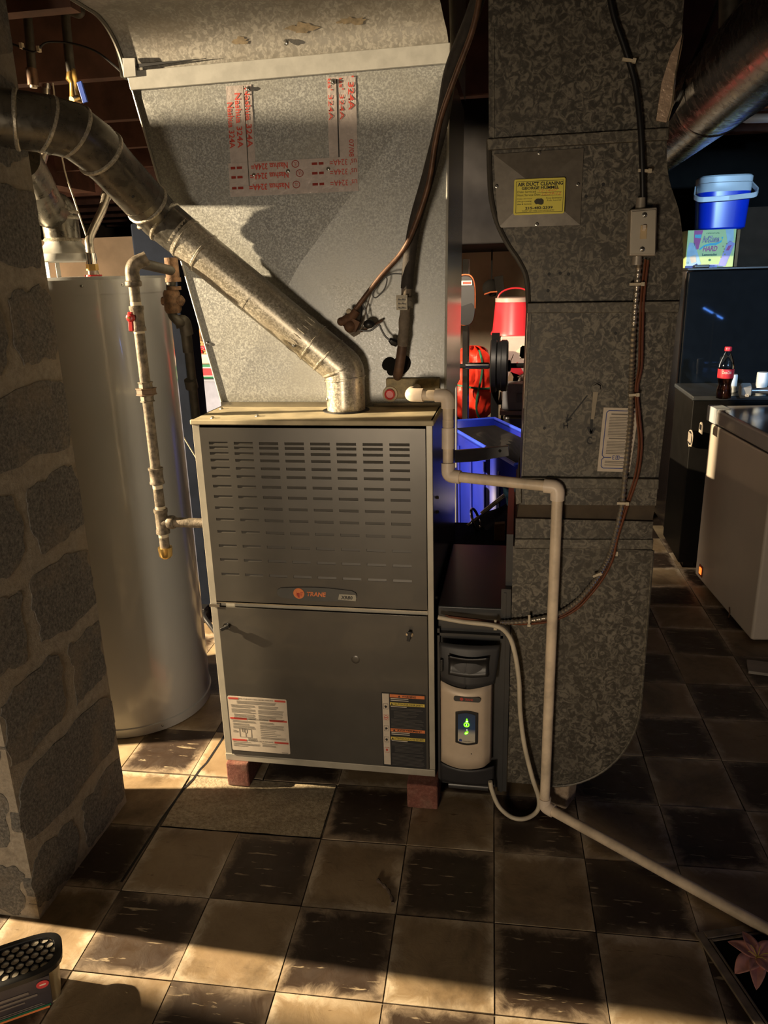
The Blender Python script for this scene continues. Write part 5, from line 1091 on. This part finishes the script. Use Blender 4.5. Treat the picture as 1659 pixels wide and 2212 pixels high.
obj('rib', g, m_bluet, bt_)
o = obj('steel_bracket', G().prism([Y(955, 976, 1.05), Y(1030, 970, 1.05), Y(1098, 964, 1.05), Y(1100, 985, 1.05), Y(1030, 997, 1.05), Y(955, 1002, 1.05)], (0, .02, 0)), m_grey, None, bevel=.003); tag(o, 'grey steel bracket arm crossing in front of the blue bin', 'bracket')
obj('bracket_bolt', G().lathe([(.006, 0), (.005, .005)], Y(1080, 974, 1.05), 10, (0, -1, 0)), m_ink, o); obj('bracket_post', G().box(Y(962, 990, 1.06).x-.02, Y(962, 990, 1.06).x+.02, 1.05, 1.09, 0, Y(962, 980, 1.06).z), m_matte, o)
o = obj('plastic_crate', G().box(.56, .815, .76, 1.03, 0, .50), m_matte, None, bevel=.01); tag(o, 'dark crate between the air cleaner and the blue bin', 'crate')
zc = .50
kz = lambda px, py: at(px, py, 'y', .95)
o = obj('chrome_bar', G().cyl(Y(1040, 1110, .95), Y(1090, 1070, .99), .0085), m_chrome); tag(o, 'short chrome bar leaning over the dark crate', 'bar')
cw = Y(1028, 1124, .95)
o = obj('chrome_ring', G().tube([cw+V((.018*math.cos(t)*.4-.028*math.sin(t)*.55, .035*math.cos(t), .045*math.sin(t))) for t in [2*math.pi*i/28 for i in range(28)]], .0055, 8, closed=True), m_chrome); tag(o, 'thin chrome ring standing in front of the blue bin', 'ring'); obj('hub', G().cyl(cw+V((-.03, -.01, -.02)), cw+V((.012, .01, .012)), .007), m_chrome, o)
o = obj('wood_block', G().prism([V((Y(1068, 1150, .82).x, .82, zc)), V((Y(1090, 1150, .82).x, .82, zc)), V((Y(1090, 1150, .82).x, .82, Y(1080, 1131, .82).z)), V((Y(1068, 1150, .82).x, .82, Y(1080, 1133, .82).z))], (0, .03, 0)), m_wood, None, bevel=.002); tag(o, 'small raw wood block upright on the dark crate', 'wood block')
def cloth(a, b_, c, d, amp, ph): return G().grid(lambda u, v: a.lerp(b_, u).lerp(d.lerp(c, u), v)+V((0, amp*math.sin(u*9+v*4+ph), amp*.6*math.sin(v*11+u*5+ph))), 16, 16)
o = obj('dark_cloth', cloth(Y(1020, 1128, 1.02), Y(1116, 1075, 1.08), Y(1116, 1185, .86), Y(1010, 1185, .86), .012, 0), m_denim, None, solid=.006); tag(o, 'dark denim cloth slumped over the crate', 'cloth')
o = obj('blue_towel', cloth(Y(1086, 1056, 1.0), Y(1122, 1052, 1.02), Y(1122, 1125, .95), Y(1098, 1092, .96), .007, 2), m_cyan, None, solid=.006); tag(o, 'pale blue patterned towel beside the return duct', 'towel')
# ================================================================== behind the water heater
cbx = Y(411, 850, 1.08).x; cbz = Y(380, 478, 1.08).z
o = obj('storage_cabinet', G().box(Y(298, 640, 1.08).x, cbx, 1.08, 1.24, 0, cbz), m_navy, None, bevel=.01); tag(o, 'dark navy cabinet standing behind the water heater', 'cabinet')
xL = Y(398, 800, 1.55).x
tote('storage_tote', 'lower grey-blue tote, hidden mostly behind the furnace', 'storage bin', xL, xL+.30, 1.55, 1.9, 0, .50, m_tote, m_tote, .03, 'grey-blue totes behind the furnace')
zt0, zt1 = Y(440, 818, 1.55).z, Y(440, 788, 1.55).z
t = tote('storage_tote', 'upper grey-blue tote with a green lid and red label behind the furnace', 'storage bin', xL, xL+.30, 1.55, 1.9, .50, zt1, m_tote, m_green, zt1-zt0, 'grey-blue totes behind the furnace')
card(t, 'lid_label', xL+.04, xL+.20, zt0+.012, zt1-.010, 1.5365, m_inkw); card(t, 'lid_label_print', xL+.045, xL+.15, zt0+.016, zt1-.014, 1.5355, m_redlid)
obj('label_barcode', (lambda g: [g.box(xL+.152+.005*i, xL+.1545+.005*i, 1.5352, 1.5358, zt1-.026, zt1-.010) for i in range(8)] and g)(G()), m_ink, t)
zp = Y(430, 765, 1.6).z; o = obj('plastic_box', G().box(xL+.01, xL+.28, 1.57, 1.86, zt1, zp), m_pinkb, None, bevel=.008); tag(o, 'pinkish grey shallow box on the green lidded tote', 'box')
wb = thing('wicker_basket', 'brown wicker basket trimmed with red berries on the pinkish box', 'basket', (xL+.14, 1.72, zp))
zw = Y(430, 738, 1.6).z
for k in range(5): z = zp+(zw-zp)*(k+.5)/5; obj('wicker_band', G().tube([V((xL+.14+.13*math.cos(t_), 1.72+.12*math.sin(t_), z+.003*math.sin(t_*16+k*3.1))) for t_ in [2*math.pi*i/48 for i in range(48)]], (zw-zp)/9, 6, closed=True), m_wick, wb)
random.seed(6); g = G()
for k in range(34): t_ = math.pi+random.uniform(.15, math.pi-.15); g.ball((xL+.14+.142*math.cos(t_), 1.72+.132*math.sin(t_), zp+random.uniform(.006, (zw-zp)*.55)), .009, 8)
obj('berry', g, m_redlid, wb, kind='stuff')
hd = obj('basket_handle', G().tube([V((xL+.14+.12*math.cos(t_), 1.72, zw+.13*math.sin(t_))) for t_ in [math.pi*k/16 for k in range(17)]], .007, 8), m_wick, wb)
random.seed(12)
wl_ = ('white wire arching out beside the beige adapter', 'upper of three thin white wires fanning behind the furnace', 'middle of three thin white wires fanning behind the furnace', 'lower of three thin white wires fanning behind the furnace', 'thicker white wire bent in a U behind the furnace', 'short white wire lying lowest in the tangle', 'short thin white wire just under the gas branch pipe')
for k, (L, rr) in enumerate((([(386, 1078), (405, 1082), (420, 1096), (432, 1116)], .003), ([(392, 1180), (420, 1166), (440, 1148)], .0025), ([(392, 1185), (415, 1172), (438, 1152)], .0025), ([(398, 1194), (420, 1178), (440, 1156)], .0025), ([(440, 1172), (428, 1188), (418, 1206), (420, 1216), (432, 1220), (446, 1220)], .004), ([(408, 1228), (420, 1222), (444, 1208)], .003), ([(412, 1150), (430, 1145), (440, 1140)], .0022))):
    o = obj('loose_wire', G().tube(sm([Y(a, b_, 1.15) for a, b_ in L], 6), rr, 6), m_wirew); tag(o, wl_[k], 'wire', 'white wires behind the furnace')
o = obj('power_adapter', G().box(-.025, .018, -.015, .015, -.03, .03, M.Translation(Y(395, 1098, 1.2)) @ M.Rotation(.1, 4, 'Y')), m_tie, None, bevel=.004); tag(o, 'small beige power adapter dangling behind the water heater', 'adapter')
pg = Z(424, 1322, .04)
pc_ = thing('extension_lead', 'black plug and thick cord on the floor between heater and furnace', 'cord', (pg.x, pg.y, 0)); obj('plug_block', G().box(-.07, .055, -.03, .03, -.036, .03, M.Translation(pg)), m_black, pc_, bevel=.006); obj('cord', G().tube(sm([pg+V((.05, -.01, .01)), Z(440, 1330, .06), Z(455, 1352, .04), Z(475, 1378, .02), Z(490, 1390, .01)], 6), .010, 10), m_black, pc_)
# ================================================================== foreground: moisture tub, picture, flower
TC, TAx = V((-.170, -.752, 0)), math.radians(33)
tb = thing('moisture_absorber', 'moisture absorber tub with a black honeycomb lid on the tiles, lower left', 'tub', TC)
TM = M.Translation(TC) @ M.Rotation(TAx, 4, 'Z'); TH = .108; La, Wa = .088, .053
def stad(l, w, z, n=36, e=.62): return [TM @ V((l*abs(math.cos(t))**e*(1 if math.cos(t) > 0 else -1), w*abs(math.sin(t))**e*(1 if math.sin(t) > 0 else -1), z)) for t in [2*math.pi*k/n for k in range(n)]]
obj('tub', G().rings([stad(La-.020, Wa-.014, 0), stad(La-.014, Wa-.010, .004), stad(La-.006, Wa-.005, TH-.014)]), plain('tub_cream', (.62, .54, .34), .4), tb)
obj('sleeve', G().rings([[TM @ V((p[0]*1, p[1], p[2])) for p in L] for L in ([((La-.030)*(2*k/20-1), -(Wa-.0080), .010) for k in range(21)]+[((La-.030)*(1-2*k/20), -(Wa-.016), .010) for k in range(21)], [((La-.026)*(2*k/20-1), -(Wa-.0030), TH-.018) for k in range(21)]+[((La-.026)*(1-2*k/20), -(Wa-.012), TH-.018) for k in range(21)])]), plain('sleeve_navy', (.045, .040, .050), .4), tb)
SMX = TM @ M.Translation((0, -(Wa-.0080), .010)) @ M.Rotation(math.atan2(.005, TH-.028), 4, 'X')
SL = TH-.028
bars(tb, [(-.055, .055, .001, .006)], -.0012, m_green, 'green_band', SMX); bars(tb, [(-.055, .052, -.004, .001)], -.0012, m_inko, 'gold_band', SMX)
bars(tb, [(-.05, .02, SL*.62, SL*.70), (-.05, .035, SL*.48, SL*.55), (-.05, .01, SL*.36, SL*.41), (-.05, .04, SL*.16, SL*.19), (-.05, .045, SL*.10, SL*.13)], -.0012, plain('sleeve_print', (.16, .14, .13), .5), 'sleeve_print', SMX)
o = obj('red_badge', G().prism([SMX @ V((.048+.012*math.cos(t), -.0014, SL*.80+.010*math.sin(t))) for t in [2*math.pi*k/20 for k in range(20)]], (0, -.0006, 0)), plain('badge_pink', (.55, .05, .06), .4), tb)
bars(tb, [(.042, .054, SL*.78, SL*.82)], -.0024, m_inkw, 'badge_print', SMX)
obj('lid_rim', (lambda g: g.rings([stad(La-.002, Wa-.002, TH-.016), stad(La+.002, Wa+.002, TH-.014), stad(La+.003, Wa+.003, TH-.002), stad(La, Wa, TH), stad(La-.011, Wa-.009, TH), stad(La-.012, Wa-.010, TH-.004)], caps=False))(G()), m_black, tb)
g = G(); hr = .0100
for i in range(-6, 7):
    for j in range(-5, 6):
        x, y = (i+(.5 if j % 2 else 0))*hr*1.86, j*hr*1.62
        if (abs(x)/(La-.006))**3.2+(abs(y)/(Wa-.005))**3.2 > 1: continue
        o6 = [V((x+hr*1.08*math.cos(math.pi/6+k*math.pi/6)/(math.cos(math.pi/6) if k % 2 == 0 else 1)*(.93 if k % 2 else 1), y+hr*1.08*math.sin(math.pi/6+k*math.pi/6)/(math.cos(math.pi/6) if k % 2 == 0 else 1)*(.93 if k % 2 else 1), TH-.003)) for k in range(12)]
        i6 = [V((x+hr*.80*math.cos(math.pi/6+k*math.pi/6), y+hr*.80*math.sin(math.pi/6+k*math.pi/6), TH-.003)) for k in range(12)]
        vo, vi, vj = [[g.b.verts.new(TM @ p) for p in L] for L in (o6, i6, [p-V((0, 0, .0025)) for p in i6])]
        for k in range(12):
            g.b.faces.new((vo[k], vo[(k+1) % 12], vi[(k+1) % 12], vi[k])); g.b.faces.new((vi[k], vi[(k+1) % 12], vj[(k+1) % 12], vj[k]))
obj('honeycomb_lid', g, m_black, tb); obj('crystal_bed', G().rings([stad(La-.012, Wa-.010, TH-.012), stad(La-.012, Wa-.010, TH-.0056)]), m_beads, tb)
c0 = Z(1500, 2014, .006); u1 = V((.069, -.211, 0)).normalized(); u2 = V((-u1.y, u1.x, 0))
fr_ = thing('picture_frame', 'worn wooden framed black panel lying flat at the lower right corner', 'picture frame', (c0.x+.2, c0.y-.2, 0))
def PF(a, b_, z): return V((c0.x, c0.y, z))+u1*a+u2*b_
def bar_(a0, a1, b0, b1, z0, z1): return G().prism([PF(a0, b0, z0), PF(a1, b0, z0), PF(a1, b1, z0), PF(a0, b1, z0)], (0, 0, z1-z0))
for nm, q in (('frame_side', (0, .5, 0, .020)), ('frame_side', (0, .020, .020, .42))): obj(nm, bar_(*q, 0, .0065), m_frame, fr_, bevel=.002)
for q in ((.022, .5, .022, .028), (.022, .028, .028, .42)): obj('inner_bead', bar_(*q, 0, .0055), m_frame, fr_, bevel=.0015)
obj('panel', bar_(.02, .5, .02, .42, 0, .003), m_fridge, fr_).data.materials[0] = plain('panel_black', (.004, .004, .004), .9, spec=.1)
lc = Z(1636, 2068, .016)
li = thing('artificial_lily', 'pink artificial lily lying on the black framed panel', 'flower', (lc.x, lc.y, .004))
for k, (px, py, wdt) in enumerate(((1604, 2012, .014), (1572, 2034, .018), (1587, 2104, .021), (1634, 2139, .017), (1690, 2120, .02), (1686, 2040, .02))):
    tip = Z(px, py, .012); d = tip-lc; L = d.length; d.normalize(); s_ = V((-d.y, d.x, 0))
    def pet(u, v, d=d, s_=s_, L=L, wdt=wdt): w = wdt*math.sin(math.pi*min(1, u**.75*.97+.03))**.8; return lc+d*(L*u)+s_*(w*(v-.5)*2)+V((0, 0, .010*math.sin(math.pi*u)*(1-.0*u)-.006*(1-abs(v-.5)*2)*math.sin(math.pi*u)))
    obj('petal', G().grid(pet, 12, 6), m_lily, li, solid=.0008)
g = G(); random.seed(1)
for k in range(6): a = k*1.05; g.tube([lc, lc+V((.012*math.cos(a), .012*math.sin(a), .012)), lc+V((.020*math.cos(a), .020*math.sin(a), .014))], .0009, 5)
obj('stamen', g, m_inky, li); obj('flower_base', G().ball(lc-V((0, 0, .006)), .007, 10, (1, 1, .7)), m_dkgreen, li)
# crumbs and a worn gouge on the tiles
o = obj('pipe_offcut', G().tube(sm([Z(815, 1900, .004), Z(828, 1912, .004), Z(838, 1922, .004), Z(846, 1938, .004), Z(848, 1952, .004)], 5), .005, 8, rf=lambda i, n: .004+.0015*math.sin(i*1.3)), plain('crust_brown', (.10, .07, .05), .8), None); tag(o, 'small dark crusty scrap on a cream tile in front of the furnace', 'scrap')
# unseen blockers added at the left to cast shadows and shade the heater
o = obj('shadow_post', G().cyl((-1.75, -.605, 0), (-1.75, -.605, 2.42), .028), m_ironD); tag(o, 'unseen thin steel post added at the left to cast a floor shadow', 'post')
o = obj('shadow_pipe', G().tube([V((-1.55, -1.0, 1.868)), V((-1.55, .9, 1.862))], .035, 16), m_ironD); tag(o, 'unseen dark pipe added at the upper left to shadow the plenum', 'pipe'); 
for y in (-.9, .8): obj('pipe_strap', G().box(-1.552, -1.548, y, y+.02, 1.865, 2.42), m_ironD, o)
o = obj('shade_board', G().box(-1.04, -1.01, -.005, .45, 0, 1.54), m_wood); tag(o, 'unseen board added behind the block chimney to shade the water heater', 'board')
t0, t1 = V((2.40, -.78, 1.106)), V((2.64, -.78, .971))
tv = thing('light_tube', 'cold blue light tube out of view at the right', 'lamp', (2.52, -.78, 0)); obj('tube', G().cyl(t0.lerp(t1, .15), t1.lerp(t0, .15), .007), m_tv, tv); obj('stand', G().cyl((2.52, -.70, 0), (2.52, -.70, 1.03), .015).cyl((2.52, -.70, 1.03), (2.52, -.765, 1.035), .008).lathe([(.12, 0), (.12, .015)], (2.52, -.70, 0), 20), m_black, tv)
